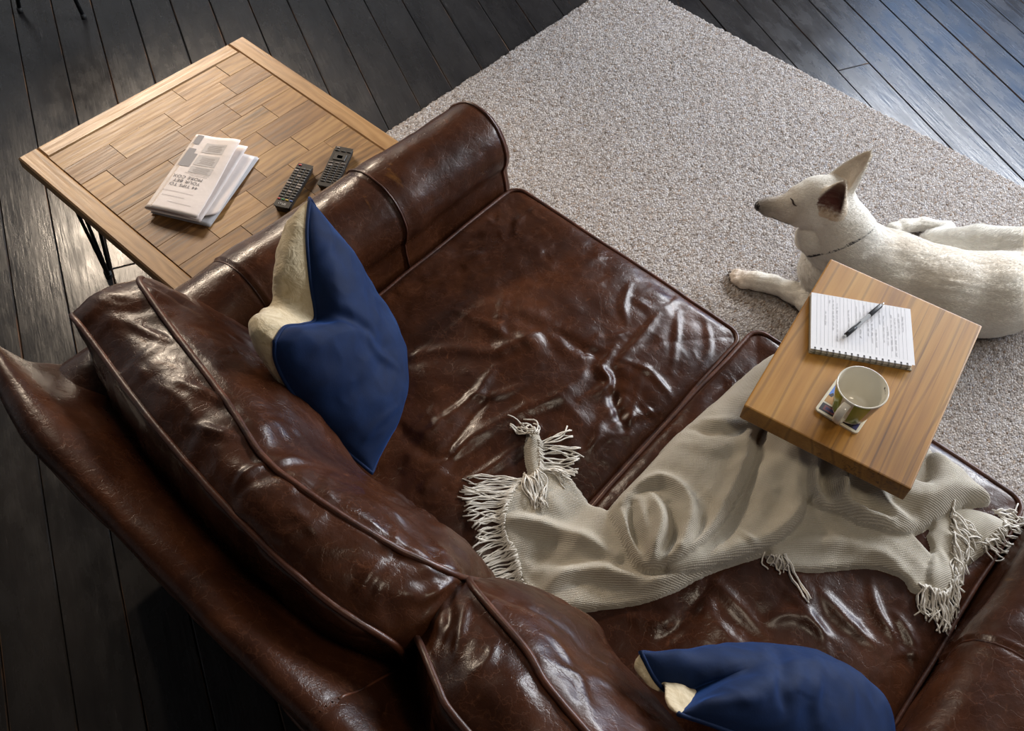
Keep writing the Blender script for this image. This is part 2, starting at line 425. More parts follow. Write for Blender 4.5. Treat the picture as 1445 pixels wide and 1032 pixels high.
for k in range(-34, 42):
    b0 = BO+k*BS-0.0015; b1 = BO+(k+1)*BS+0.0015
    a0, a1 = -7.0, 7.5
    if k == 18: cuts = [ja-3.4, ja, ja+3.6]
    elif k == kb: cuts = [jb-3.3, jb, jb+3.2]
    else:
        # end joints lie towards the walls, away from the open middle of the room
        cuts = [-3.4-random.random()*1.2+0.4*(k % 3), 4.3+random.random()*1.0]
        if random.random() < 0.0: cuts.append(random.uniform(-2, 4))
    cuts = [a0]+sorted(cuts)+[a1]
    for c0, c1 in zip(cuts[:-1], cuts[1:]):
        poly = [BD*x+BN*y for x, y in ((c0+0.0012, b1), (c1-0.0012, b1), (c1-0.0012, b0), (c0+0.0012, b0))]
        for nx, ny, c in ((1, 0, RX1), (-1, 0, -RX0), (0, 1, RY1), (0, -1, -RY0)):
            poly = clip(poly, nx, ny, c)
            if not poly: break
        if not poly or len(poly) < 3: continue
        q = np.array(poly); ar = 0.5*sum(q[i-1][0]*q[i][1]-q[i][0]*q[i-1][1] for i in range(len(q)))
        if abs(ar) < 0.004: continue
        if ar < 0: q = q[::-1]
        cen = BD*((c0+c1)/2)+BN*((b0+b1)/2)
        # local frame: X along the board
        loc = np.stack([(q-cen)@BD, (q-cen)@BN], 1)
        ch = random.uniform(0.0012, 0.0032)
        mb = MB().slab(loc, -0.022, random.uniform(-0.0012, 0.0006), ch, 0, 1)
        o = mb.build('floorboard', [MATS['black_floor_paint'], MATS['worn_board_edge']])
        o.parent = floor; o.location = (cen[0], cen[1], 0.03); o.rotation_euler = (random.uniform(-0.004, 0.004), 0, PHI)

def wall(name, rects, axis, at, thick, mat='wall_paint'):
    """rects in (s0,s1,z0,z1) of one wall plane, openings left out"""
    mb = MB()
    for s0, s1, z0, z1 in rects:
        if axis == 'y': mb.box(((s0+s1)/2, at, (z0+z1)/2), (s1-s0, thick, z1-z0))
        else: mb.box((at, (s0+s1)/2, (z0+z1)/2), (thick, s1-s0, z1-z0))
    return struct(mb.build(name, MATS[mat]))
WX0, WX1, WZ0, WZ1 = -1.9, 2.5, 0.7, 2.55
wall('wall_front', [(RX0, WX0, 0, RZ), (WX1, RX1, 0, RZ), (WX0, WX1, 0, WZ0), (WX0, WX1, WZ1, RZ)], 'y', RY1+0.06, 0.12)
wall('wall_back', [(RX0, RX1, 0, RZ)], 'y', RY0-0.06, 0.12)
wall('wall_left', [(RY0, RY1, 0, RZ)], 'x', RX0-0.06, 0.12, 'wall_paint_pale')
wall('wall_right', [(RY0, RY1, 0, RZ)], 'x', RX1+0.06, 0.12)
struct(MB().box(((RX0+RX1)/2, (RY0+RY1)/2, RZ+0.05), (RX1-RX0+0.24, RY1-RY0+0.24, 0.1)).build('ceiling', MATS['ceiling_paint']))
win = struct(bpy.data.objects.new('window_1', None)); win.location = ((WX0+WX1)/2, RY1, WZ0); link(win)
mb = MB(); yy = RY1+0.05
for x in (WX0+0.03, WX1-0.03): mb.box((x, yy, (WZ0+WZ1)/2), (0.06, 0.08, WZ1-WZ0))
for z in (WZ0+0.03, WZ1-0.03): mb.box(((WX0+WX1)/2, yy, z), (WX1-WX0, 0.08, 0.06))
mb.build('window_frame', MATS['white_paint'], win)
for x in np.linspace(WX0, WX1, 6)[1:-1]:
    MB().box((x, yy, (WZ0+WZ1)/2), (0.05, 0.06, WZ1-WZ0-0.12)).build('glazing_bar', MATS['white_paint'], win)
MB().box(((WX0+WX1)/2, yy, WZ0+1.0), (WX1-WX0-0.12, 0.05, 0.04)).build('glazing_bar', MATS['white_paint'], win)
MB().box(((WX0+WX1)/2, RY1-0.03, WZ0-0.02), (WX1-WX0+0.2, 0.16, 0.035)).build('window_sill', MATS['white_paint'], win)
t = NT('window_glass'); tr = t.n('ShaderNodeBsdfTransparent'); gl = t.n('ShaderNodeBsdfGlossy'); gl.inputs['Roughness'].default_value = 0.02
mx = t.n('ShaderNodeMixShader'); mx.inputs[0].default_value = 0.06; t.l(tr.outputs[0], mx.inputs[1]); t.l(gl.outputs[0], mx.inputs[2])
t.l(mx.outputs[0], t.t.nodes['Material Output'].inputs['Surface'])
xs = np.linspace(WX0, WX1, 6)
for i in range(5):
    for z0, z1 in ((WZ0+0.06, WZ0+0.98), (WZ0+1.02, WZ1-0.06)):
        MB().box(((xs[i]+xs[i+1])/2, yy, (z0+z1)/2), (xs[1]-xs[0]-0.06, 0.005, z1-z0)).build('pane', MATS['window_glass'], win)

# ------------------------------------------------------------------ rug
GX0, GX1, GY0, GY1 = -1.9896, 1.0, 1.43, 3.0272
def make_rug():
    st = 0.0062
    nx = int((GX1-GX0)/st); ny = int((GY1-GY0)/st)
    X, Y = np.meshgrid(np.linspace(GX0, GX1, nx), np.linspace(GY0, GY1, ny), indexing='ij')
    p = np.stack([X.ravel()*150, Y.ravel()*95, 0*X.ravel()], 1)
    Z = (0.0105+0.0022*vnoise(p, 3)+0.0012*vnoise(p*2.1, 4)+0.0007*fbm(p*0.03, 3, 5)).reshape(X.shape)
    jx = 0.0016*vnoise(p+50, 6).reshape(X.shape); jy = 0.0016*vnoise(p+90, 7).reshape(X.shape)
    X = X+jx; Y = Y+jy
    Z[0, :] = Z[-1, :] = 0.001; Z[:, 0] = Z[:, -1] = 0.001
    e = 0.0035*vnoise(np.stack([np.arange(nx)*1.3, np.zeros(nx), np.zeros(nx)], 1), 9); Y[:, -1] += e; Y[:, -2] += e
    e = 0.0035*vnoise(np.stack([np.arange(ny)*1.3, np.zeros(ny)+5, np.zeros(ny)], 1), 9); X[0, :] += e; X[1, :] += e
    V = np.stack([X.ravel(), Y.ravel(), Z.ravel()], 1)
    i = np.arange(nx*ny).reshape(nx, ny)
    F = np.stack([i[:-1, :-1], i[1:, :-1], i[1:, 1:], i[:-1, 1:]], -1).reshape(-1, 4)
    o = mesh_obj('area_rug', V, F.tolist(), MATS['loop_pile_wool'], loc=((GX0+GX1)/2, (GY0+GY1)/2, 0))
    tag(o, 'large grey beige flecked wool loop pile rug on the dark boards', 'rug')
make_rug()
# ------------------------------------------------------------------ coffee table
TX0, TX1, TY0, TY1, TZ = -2.199, -1.468, 0.652, 1.386, 0.45
def coffee_table():
    t = thing('coffee_table', 'low square reclaimed oak coffee table with mosaic plank top and hairpin legs', 'table', ((TX0+TX1)/2, (TY0+TY1)/2, 0))
    bw = 0.054; th = 0.032
    MB().box(((TX0+TX1)/2, (TY0+TY1)/2, TZ-0.02), (TX1-TX0-0.06, TY1-TY0-0.06, 0.018)).build('top_panel', MATS['table_core'], t)
    def piece(name, x0, x1, y0, y1, z0, z1, mat, along, ch=0.0012, tone=(1, 0.97, 0.9)):
        c = np.array([(x0+x1)/2, (y0+y1)/2, 0])
        L, Wd = (x1-x0, y1-y0) if along == 'x' else (y1-y0, x1-x0)
        q = np.array([(-L/2, -Wd/2), (L/2, -Wd/2), (L/2, Wd/2), (-L/2, Wd/2)])
        o = MB().slab(q, z0, z1, ch).build(name, MATS[mat])
        o.parent = t; o.location = (c[0]-t.location.x, c[1]-t.location.y, 0)
        o.color = (*tone, 1)
        if along == 'y': o.rotation_euler = (0, 0, math.pi/2)
        return o
    piece('border_board', TX0, TX1, TY0, TY0+bw, TZ-th, TZ, 'oak_border', 'x', 0.004)
    piece('border_board', TX0, TX1, TY1-bw, TY1, TZ-th, TZ, 'oak_border', 'x', 0.004)
    piece('border_board', TX0, TX0+bw-0.0008, TY0+bw+0.0008, TY1-bw-0.0008, TZ-th, TZ, 'oak_border', 'y', 0.004)
    piece('border_board', TX1-bw+0.0008, TX1, TY0+bw+0.0008, TY1-bw-0.0008, TZ-th, TZ, 'oak_border', 'y', 0.004)
    rows = [0.066, 0.078, 0.080, 0.074, 0.082, 0.076, 0.086, 0.0]
    x = TX0+bw+0.0008; tot = TX1-bw-0.0008-x; rows[-1] = tot-sum(rows)
    rr = random.Random(23)
    tones = [(1.10, 1.02, 0.86), (0.98, 0.91, 0.74), (0.93, 0.82, 0.58), (0.70, 0.58, 0.42), (0.46, 0.36, 0.27)]
    splits = [[0.62, 0.86], [0.22, 0.50, 0.80], [0.12, 0.47, 0.72], [0.33, 0.60, 0.83], [0.18, 0.36, 0.70], [0.27, 0.55, 0.78], [0.20, 0.44, 0.66, 0.86], [0.3, 0.62, 0.8]]
    for r, wd in enumerate(rows):
        ys = [0]+splits[r]+[1]; y0 = TY0+bw+0.0008; LY = TY1-bw-0.0008-y0
        for a, b in zip(ys[:-1], ys[1:]):
            piece('top_plank', x+0.0003, x+wd-0.0003, y0+a*LY+0.0003, y0+b*LY-0.0003, TZ-0.012, TZ-rr.uniform(0.0003, 0.0016), 'reclaimed_oak', 'y', 0.0006, tones[rr.choice((0, 0, 1, 1, 1, 2, 2, 3, 3, 4))])
        x += wd
    # hairpin legs: three rods meeting at the foot
    for sx, sy, cx, cy in ((1, 1, TX0, TY0), (-1, 1, TX1, TY0), (1, -1, TX0, TY1), (-1, -1, TX1, TY1)):
        foot = np.array([cx+sx*0.088, cy+sy*0.066, 0.012]); mb = MB()
        for ox, oy in ((-0.052, 0.0), (0.045, -0.01), (0.0, 0.055)):
            top = np.array([foot[0]+sx*ox, foot[1]+sy*oy, TZ-th]); a = foot+np.array([sx*ox*0.14, sy*oy*0.14, 0.002])
            mb.tube([top, a], 0.0052, 8)
        mb.tube([foot+(-0.012, 0, 0.002), foot+(0.012, 0, 0.002)], 0.0055, 8)
        mb.box((foot[0], foot[1]+sy*0.008, TZ-th-0.002), (0.13, 0.10, 0.004))
        leg = mb.build('leg', MATS['black_metal'], t, smooth=True)
        v, f = tube([foot+(0, 0, -0.012), foot+(0, 0, 0.012)], 0.011, 12)
        mesh_obj('foot_cap', v, f, MATS['black_rubber'], leg)
coffee_table()
# ------------------------------------------------------------------ leather sofa
SOFA_X = -0.50
sofa = thing('leather_sofa', 'worn brown leather two-seat sofa with rolled arms and loose cushions', 'sofa', (SOFA_X, 0.85, 0))

def box_cushion(W, D, T, crown, rc, st, bulge, nside=14, crown_b=0.012, expo=0.55):
    """upholstered box cushion in local (u,v,w); faces: 0 top, 1 boxing, 2 bottom"""
    nu = max(8, int(W/st)); nv = max(8, int(D/st))
    a, b = np.meshgrid(np.linspace(-1, 1, nu+1), np.linspace(-1, 1, nv+1), indexing='ij')
    mm = np.maximum(np.maximum(np.abs(a), np.abs(b)), 1e-6)
    qx, qy = a/mm*W/2, b/mm*D/2
    cx, cy = W/2-rc, D/2-rc
    ex, ey = np.abs(qx)-cx, np.abs(qy)-cy
    k = (ex > 0) & (ey > 0); ln = np.sqrt(ex**2+ey**2)+1e-9
    rx = np.where(k, np.sign(qx)*(cx+ex/ln*rc), qx); ry = np.where(k, np.sign(qy)*(cy+ey/ln*rc), qy)
    u, v = rx*mm, ry*mm
    h = ((1-a**2)*(1-b**2)).clip(0)**expo
    # outline bows in slightly between the corners' seams
    top = np.stack([u, v, T/2+crown*h], -1).reshape(-1, 3); bot = np.stack([u, v, -T/2-crown_b*h], -1).reshape(-1, 3)
    idx = np.arange((nu+1)*(nv+1)).reshape(nu+1, nv+1); n0 = idx.size
    F = np.stack([idx[:-1, :-1], idx[1:, :-1], idx[1:, 1:], idx[:-1, 1:]], -1).reshape(-1, 4)
    loop = np.concatenate([idx[:-1, 0], idx[-1, :-1], idx[:0:-1, -1], idx[0, :0:-1]])
    V = [top]; FF = [F]; tagf = [np.zeros(len(F), int)]
    P0 = top[loop]; n = len(loop)
    tang = np.roll(P0, -1, 0)-np.roll(P0, 1, 0); on = np.stack([tang[:, 1], -tang[:, 0], 0*tang[:, 0]], 1); on /= np.linalg.norm(on, axis=1, keepdims=True)
    prev = loop; base = n0
    for r in range(1, nside):
        t = r/nside
        V.append(P0+on*bulge*math.sin(math.pi*t)+np.array([0, 0, -T*t])); cur = base+np.arange(n); base += n
        FF.append(np.stack([prev, cur, np.roll(cur, -1), np.roll(prev, -1)], -1)); tagf.append(np.ones(n, int)); prev = cur
    V.append(bot); bl = loop+base
    FF.append(np.stack([prev, bl, np.roll(bl, -1), np.roll(prev, -1)], -1)); tagf.append(np.ones(n, int))
    FF.append(F[:, ::-1]+base); tagf.append(np.full(len(F), 2))
    AB = np.stack([a.ravel(), b.ravel()], 1)
    return np.concatenate(V), np.concatenate(FF), loop, bl, np.concatenate(tagf), n0, AB

def piping(name, pts, r, parent, closed=True):
    v, f = tube(pts, r, 7, closed); return mesh_obj(name, v, f, MATS['leather_piping'], parent)

# -------- frame
mb = MB()
mb.box((SOFA_X, 0.86, 0.225), (1.66, 1.10, 0.21))
mb.build('seat_base', MATS['brown_leather'], sofa)
for x in (-1.30, 0.30):
    for y in (0.34, 1.36):
        v, f = tube([(x, y, 0.0), (x, y, 0.06), (x, y, 0.125)], [0.020, 0.026, 0.032], 12)
        mesh_obj('leg', v, f, MATS['black_metal'], sofa)

def extrude_profile(prof, axis, s, endround, mirror=False):
    """closed 2D profile swept along an axis with rounded ends; prof (N,2)=(across, z)"""
    prof = np.asarray(prof); c = prof.mean(0); rings = []
    for q, sc in s:
        rings.append((q, c+(prof-c)*sc))
    V = []
    for q, r in rings:
        for a, z in r: V.append((a, q, z) if axis == 'y' else (q, a, z))
    n = len(prof); F = []
    for i in range(len(rings)-1):
        for k in range(n):
            k2 = (k+1) % n; F.append((i*n+k, i*n+k2, (i+1)*n+k2, (i+1)*n+k))
    F.append(tuple(reversed(range(n)))); F.append(tuple((len(rings)-1)*n+k for k in range(n)))
    return np.array(V), F
def resample(P_, n):
    P_ = np.asarray(P_, float); P_ = np.vstack([P_, P_[:1]]); L = np.r_[0, np.cumsum(np.linalg.norm(np.diff(P_, axis=0), axis=1))]
    t = np.linspace(0, L[-1], n, endpoint=False); return np.stack([np.interp(t, L, P_[:, i]) for i in range(2)], 1)
def ends(a, b, st, r):
    q = [(a+r*(1-math.cos(t)), 1-r/0.2*(1-math.sin(t))*0.45) for t in np.linspace(0, math.pi/2, 6)]
    mid = [(y, 1.0) for y in np.arange(a+r+st, b-r, st)]
    q2 = [(b-r*(1-math.cos(t)), 1-r/0.2*(1-math.sin(t))*0.45) for t in np.linspace(math.pi/2, 0, 6)]
    return q+mid+q2

# -------- rolled arms
def make_arm(sg):
    cx = SOFA_X+sg*0.818; cz = 0.558; r = 0.102
    prof = []
    # across coordinate: inner side towards the seat is -sg
    for a in np.linspace(-25, 200, 30):
        t = math.radians(a); prof.append((cx-sg*r*math.cos(t), cz+r*math.sin(t)))
    prof += [(cx+sg*0.075, 0.47), (cx+sg*0.060, 0.40), (cx+sg*0.062, 0.12), (cx-sg*0.10, 0.12), (cx-sg*0.112, 0.30), (cx-sg*0.114, 0.42)]
    pr = resample(prof, 110)
    V, F = extrude_profile(pr, 'y', ends(0.24, 1.462, 0.008, 0.035), 0)
    if sg < 0: F = [f[::-1] for f in F]
    N = vnormals(V, F)
    d = 0.0045*fbm(V*np.array([7, 4, 7]), 4, 31+sg)+0.0012*ridged(V*np.array([22, 9, 22])+3*fbm(V*6, 2, 8)[:, None]*0.15, 2, 5)
    seams = []
    if sg < 0: ys = (P(318, 372, 0.655)[1], P(497, 238, 0.655)[1])
    else: ys = (0.76, 1.06)
    for ysm in ys:
        g = np.exp(-((V[:, 1]-ysm)/0.0035)**2); d = d-0.0035*g+0.0028*np.exp(-((V[:, 1]-ysm-0.008)/0.006)**2)
        d = d+0.004*np.exp(-((V[:, 1]-ysm-0.05)/0.045)**2)
    # soft pulls radiating from the front and a few strokes
    if sg < 0:
        for px in ([(600, 210), (625, 240), (640, 262)], [(600, 238), (650, 232), (690, 222)], [(620, 250), (660, 258), (700, 236)]):
            d = d+stroke(V, PS(px, 0.60), 0.0035, 0.010)
    V2 = V+N*d[:, None]
    arm = mesh_obj('arm', V2, F, MATS['brown_leather'], sofa)
    top = [i for i in range(len(pr))]
    nrow = len(pr)
    for ysm in ys:
        yr = V2.reshape(-1, nrow, 3)[:, 0, 1]; i = int(np.argmin(np.abs(yr-ysm-0.002)))
        ring = V2.reshape(-1, nrow, 3)[i]; ring = ring[(ring[:, 2] > 0.40)]
        # keep the run over the crest in order
        k0 = np.argsort(np.arctan2(ring[:, 2]-0.50, (ring[:, 0]-cx))); 
        piping('seam', ring[k0], 0.0026, arm, closed=False)
    fr = V2.reshape(-1, nrow, 3)[-5]
    piping('welt', fr+np.array([0, 0.004, 0]), 0.0045, arm, closed=True)
    return arm
make_arm(-1); make_arm(1)

# -------- flared back rest frame
def make_back():
    prof = [(0.245, 0.12), (0.235, 0.40), (0.215, 0.58), (0.185, 0.69), (0.158, 0.755), (0.152, 0.785), (0.165, 0.803), (0.190, 0.803), (0.222, 0.780),
            (0.262, 0.735), (0.305, 0.690), (0.345, 0.640), (0.375, 0.55), (0.40, 0.42), (0.40, 0.12)]
    q = np.array(prof); q = np.vstack([spline(q[:14], 120), q[14:]])
    pr = resample(q, 120)
    V, F = extrude_profile(pr, 'x', ends(-1.405, 0.405, 0.010, 0.03), 0)
    N = vnormals(V, F)
    if (N[:, 2]*(V[:, 2] > 0.79)).sum() < 0: F = [f[::-1] for f in F]; N = -N
    # the ends sag towards the arms
    sag = ss(-1.12, -1.42, V[:, 0])+ss(0.12, 0.42, V[:, 0])
    d = 0.005*fbm(V*np.array([4, 8, 8]), 4, 77)+0.0012*ridged(V*np.array([9, 20, 20]), 2, 15)
    for xs in (P(470, 990, 0.78)[0],):
        d = d-0.003*np.exp(-((V[:, 0]-xs)/0.004)**2)
    V = V+N*d[:, None]
    up_ = ss(0.4, 0.7, V[:, 2])
    V[:, 2] -= sag*up_*(0.018+0.032*ss(0.20, 0.30, V[:, 1])); V[:, 1] += 0.045*sag*up_*ss(0.27, 0.16, V[:, 1])
    bk = mesh_obj('back_frame', V, F, MATS['brown_leather'], sofa)
    R_ = V.reshape(-1, 120, 3)
    zi = np.argmin(np.abs(R_[len(R_)//2][:, 2]-0.752)+(R_[len(R_)//2][:, 1] > 0.2)*9)
    piping('welt', R_[4:-4, zi]+np.array([0, -0.002, 0]), 0.005, bk, closed=False)
    xs = P(470, 990, 0.78)[0]; i = int(np.argmin(np.abs(R_[:, 0, 0]-xs))); ring = R_[i]
    ring = ring[(ring[:, 2] > 0.60)]; ring = ring[np.argsort(ring[:, 1])]
    piping('seam', ring, 0.0024, bk, closed=False)
make_back()

# -------- seat cushions
SEAT_Z = 0.462
SEATPTS = []
def seat_cushion(x0, x1, y0, y1, zt, crown, strokes, seed, skew=0.0):
    W, D, T = x1-x0, y1-y0, 0.135
    V, F, lt, lb, tg, n0, AB = box_cushion(W, D, T, crown, 0.035, 0.0048, 0.014)
    V = V+np.array([(x0+x1)/2, (y0+y1)/2, zt-T/2])
    # outline waves and plump edges
    V[:, 0] += skew*(V[:, 1]-y1)
    V[:, :2] += 0.004*np.stack([fbm(V*np.array([1, 5, 1]), 3, seed), fbm(V*np.array([5, 1, 1]), 3, seed+9)], 1)
    N = vnormals(V, F)
    d = np.zeros(len(V)); tm = np.zeros(len(V)); tm[:n0] = 1
    edge = np.zeros(len(V)); edge[:n0] = ss(0.0, 0.12, np.minimum(1-np.abs(AB[:, 0]), 1-np.abs(AB[:, 1])))
    d += (0.008*fbm(V*4.5, 4, seed+1)+0.0045*np.clip(ridged(V*np.array([8, 6.5, 3])+0.6*np.stack([fbm(V*5, 2, seed+5)]*3, 1), 3, seed+2)-0.9, 0, 2)-0.002)*edge
    # puckers running in from the welt
    wob = np.stack([V[:, 0]*16, V[:, 1]*16, 0*V[:, 0]], 1)
    d += 0.0022*vnoise(wob, seed+3)*tm*(1-edge)*4*edge.clip(0.0, 0.25)
    for px, amp, wd in strokes:
        pts = PS(px, zt+crown*0.75)
        q = V.copy(); q[:, 2] = 0; pp = pts.copy(); pp[:, 2] = 0
        d += stroke(q, pp, amp, wd)*tm*(0.35+0.65*edge)
    # boxing ripples
    side = (np.arange(len(V)) >= n0)
    d += 0.003*fbm(V*np.array([14, 14, 4]), 2, seed+6)*side
    V2 = V+N*d[:, None]
    SEATPTS.append(V2[:n0])
    c = mesh_obj('seat_cushion', V2, F.tolist(), MATS['brown_leather'], sofa)
    on = V2[lt]-V2[lt].mean(0); on[:, 2] = 0; on /= np.linalg.norm(on, axis=1, keepdims=True)
    piping('piping', V2[lt][::2]+on[::2]*0.003+np.array([0, 0, 0.001]), 0.0052, c)
    piping('piping', V2[lb][::2]+on[::2]*0.003, 0.0052, c)
    return c
S1 = [  # pulled leather folds (photo points), height, width
    ([(840, 520), (790, 560), (720, 590), (640, 640), (600, 690)], 0.009, 0.016),
    ([(868, 490), (850, 520), (862, 540), (820, 565)], 0.012, 0.014),
    ([(868, 515), (900, 480), (930, 440)], 0.010, 0.012),
    ([(885, 560), (850, 595), (835, 640)], 0.009, 0.013),
    ([(870, 520), (868, 560), (885, 600)], -0.012, 0.014),
    ([(780, 470), (820, 495), (850, 500)], -0.010, 0.018),
    ([(560, 505), (640, 495), (700, 500), (780, 465)], 0.008, 0.018),
    ([(700, 520), (670, 560), (620, 600), (600, 615)], 0.010, 0.014),
    ([(690, 560), (650, 610), (620, 660)], -0.008, 0.016),
    ([(960, 430), (955, 480), (950, 520)], 0.006, 0.010),
    ([(1000, 440), (1005, 480), (990, 515)], 0.006, 0.010),
    ([(890, 395), (880, 430), (885, 455)], 0.006, 0.010),
    ([(740, 545), (700, 560), (660, 560)], 0.007, 0.012),
    ([(640, 380), (720, 330), (760, 320)], 0.004, 0.02),
    ([(820, 640), (880, 590), (930, 570)], 0.006, 0.012),
    ([(640, 690), (700, 655), (760, 610)], 0.008, 0.012),
    ([(560, 600), (600, 640), (640, 650)], -0.007, 0.018),
    ([(905, 530), (890, 600), (905, 640)], 0.005, 0.010),
    ([(700, 440), (760, 470), (800, 520)], -0.006, 0.022),
    ([(720, 400), (705, 460), (710, 520)], 0.004, 0.016),
    ([(870, 505), (915, 520), (960, 560)], 0.005, 0.011),
    ([(730, 500), (700, 470), (640, 440)], 0.005, 0.014)]
S2 = [
    ([(1160, 840), (1200, 880), (1240, 910)], 0.010, 0.016), ([(1230, 820), (1240, 860), (1265, 900)], 0.009, 0.012),
    ([(1000, 830), (960, 880), (930, 910)], -0.010, 0.018), ([(1000, 820), (1050, 870), (1080, 900)], 0.007, 0.016),
    ([(1080, 880), (1120, 870), (1180, 905)], 0.008, 0.014), ([(1100, 830), (1150, 880), (1170, 930)], 0.007, 0.014),
    ([(880, 870), (940, 880), (1000, 860)], 0.006, 0.016), ([(1260, 860), (1290, 900), (1300, 950)], 0.007, 0.012)]
seat_cushion(-1.196, -0.492, 0.44, 1.462, SEAT_Z, 0.058, S1, 101, skew=-0.035)
seat_cushion(-0.478, 0.192, 0.44, 1.497, SEAT_Z+0.008, 0.050, S2, 202, skew=-0.03)

# -------- back cushions
def back_cushion(fp, rp, ybf, ybr, zb, crown, strokes, seed, H_=0.40):
    """fp / rp: front and rear top welt lines (world, end to end)"""
    W, D, T = np.linalg.norm(fp[-1]-fp[0]), H_, 0.14
    V, F, lt, lb, tg, n0, AB = box_cushion(W, D, T, crown, 0.05, 0.0055, 0.020, nside=22, crown_b=0.045)
    s = V[:, 0]/W+0.5; q = V[:, 1]/D+0.5; g = V[:, 2]/T+0.5
    def even(C):
        C = spline(C, 200); L = np.r_[0, np.cumsum(np.linalg.norm(np.diff(C, axis=0), axis=1))]; L /= L[-1]
        return np.stack([np.interp(np.linspace(0, 1, 200), L, C[:, i]) for i in range(3)], 1)
    A, B = even(fp), even(rp); tt = np.linspace(0, 1, 200)
    ev = lambda C, s_: np.stack([np.interp(np.clip(s_, 0, 1), tt, C[:, i]) for i in range(3)], 1)+np.outer((s_-np.clip(s_, 0, 1))*W, (C[-1]-C[0])/np.linalg.norm(C[-1]-C[0]))
    f_, r_ = ev(A, s), ev(B, s); top = r_+(f_-r_)*g[:, None]
    bf = f_.copy(); bf[:, 1] = f_[:, 1]+ybf; bf[:, 2] = zb; br = r_.copy(); br[:, 1] = r_[:, 1]+ybr; br[:, 2] = zb
    # bottoms stay inside the arms
    bot = br+(bf-br)*g[:, None]
    Vw = bot+(top-bot)*q[:, None]
    N = vnormals(Vw, F)
    mid = Vw.mean(0)
    if ((Vw-mid)*N).sum() < 0: F = F[:, ::-1]; N = -N
    d = 0.007*fbm(Vw*5, 4, seed)+0.0042*np.clip(ridged(Vw*np.array([6, 10, 10])+0.5*np.stack([fbm(Vw*5, 2, seed+5)]*3, 1), 3, seed+2)-0.9, 0, 2)
    # cross puckers between the two welts
    d += 0.0035*vnoise(np.stack([Vw[:, 0]*26+2*fbm(Vw*6, 2, seed+7), Vw[:, 1]*5, Vw[:, 2]*5], 1), seed+8)
    keep = np.ones(len(Vw)); keep[lt] = 0.3; keep[lb] = 0.3
    d *= keep
    pix = PIX(Vw); view = ((CC-Vw)*N).sum(1) > 0
    for px, amp, wd in strokes:
        pts = []
        for x, y in px:
            dd = np.hypot(pix[:, 0]-x, pix[:, 1]-y)+np.where(view, 0, 1e6); pts.append(Vw[int(np.argmin(dd))])
        d += stroke(Vw, np.array(pts), amp, wd)*keep
    V2 = Vw+N*d[:, None]
    c = mesh_obj('back_cushion', V2, F.tolist(), MATS['brown_leather'], sofa)
    piping('piping', V2[lt][::2]+N[lt][::2]*0.002, 0.0062, c)
    piping('piping', V2[lb][::2]+N[lb][::2]*0.002, 0.0062, c)
    return c
fz = [0.775, 0.80, 0.83, 0.845, 0.84, 0.815, 0.775]
fpx = [(187, 388), (252, 478), (318, 566), (375, 650), (455, 712), (545, 768), (636, 812)]
rpx = [(97, 436), (168, 533), (240, 625), (325, 720), (400, 795), (480, 860), (562, 910)]
fp1 = np.array([P(x, y, z) for (x, y), z in zip(fpx, fz)]); rp1 = np.array([P(x, y, z-0.008) for (x, y), z in zip(rpx, fz)])
B1 = [([(250, 540), (300, 560), (345, 580)], 0.007, 0.010), ([(180, 450), (215, 470), (240, 480)], 0.006, 0.010), ([(260, 600), (310, 610), (350, 620)], 0.006, 0.010),
      ([(330, 690), (350, 670), (372, 655)], 0.008, 0.010), ([(410, 720), (440, 740), (460, 725)], 0.007, 0.012), ([(470, 720), (460, 690), (470, 665)], 0.006, 0.010),
      ([(500, 845), (520, 815), (535, 795)], 0.007, 0.010), ([(560, 830), (600, 820), (635, 818)], -0.010, 0.012), ([(380, 655), (420, 650), (455, 655)], 0.006, 0.009),
      ([(545, 735), (560, 760), (545, 780)], 0.006, 0.010), ([(400, 760), (430, 750), (450, 760)], 0.006, 0.009), ([(590, 850), (610, 835), (640, 815)], 0.008, 0.009)]
back_cushion(fp1, rp1, 0.135, 0.03, 0.50, 0.085, B1, 311)
fpx = [(655, 818), (700, 868), (745, 922), (785, 985)]
rpx = [(585, 893), (600, 925), (618, 968), (645, 1015)]
fz = [0.770, 0.805, 0.83, 0.845]
fp2 = np.array([P(x, y, z) for (x, y), z in zip(fpx, fz)]); rp2 = np.array([P(x, y, z-0.008) for (x, y), z in zip(rpx, fz)])
fp2 = np.vstack([fp2, [(-0.02, 0.402, 0.845), (0.17, 0.445, 0.815), (0.355, 0.500, 0.775)]]); rp2 = np.vstack([rp2, [(-0.10, 0.294, 0.837), (0.14, 0.325, 0.805), (0.37, 0.370, 0.767)]])
B2 = [([(640, 830), (630, 870), (615, 910)], -0.007, 0.010), ([(660, 845), (650, 890), (640, 930)], 0.007, 0.010), ([(790, 930), (820, 960), (830, 1000)], 0.007, 0.010),
      ([(770, 890), (800, 920), (815, 950)], 0.006, 0.010), ([(700, 900), (690, 930), (670, 950)], 0.005, 0.009)]
back_cushion(fp2, rp2, 0.135, 0.03, 0.50, 0.085, B2, 422)
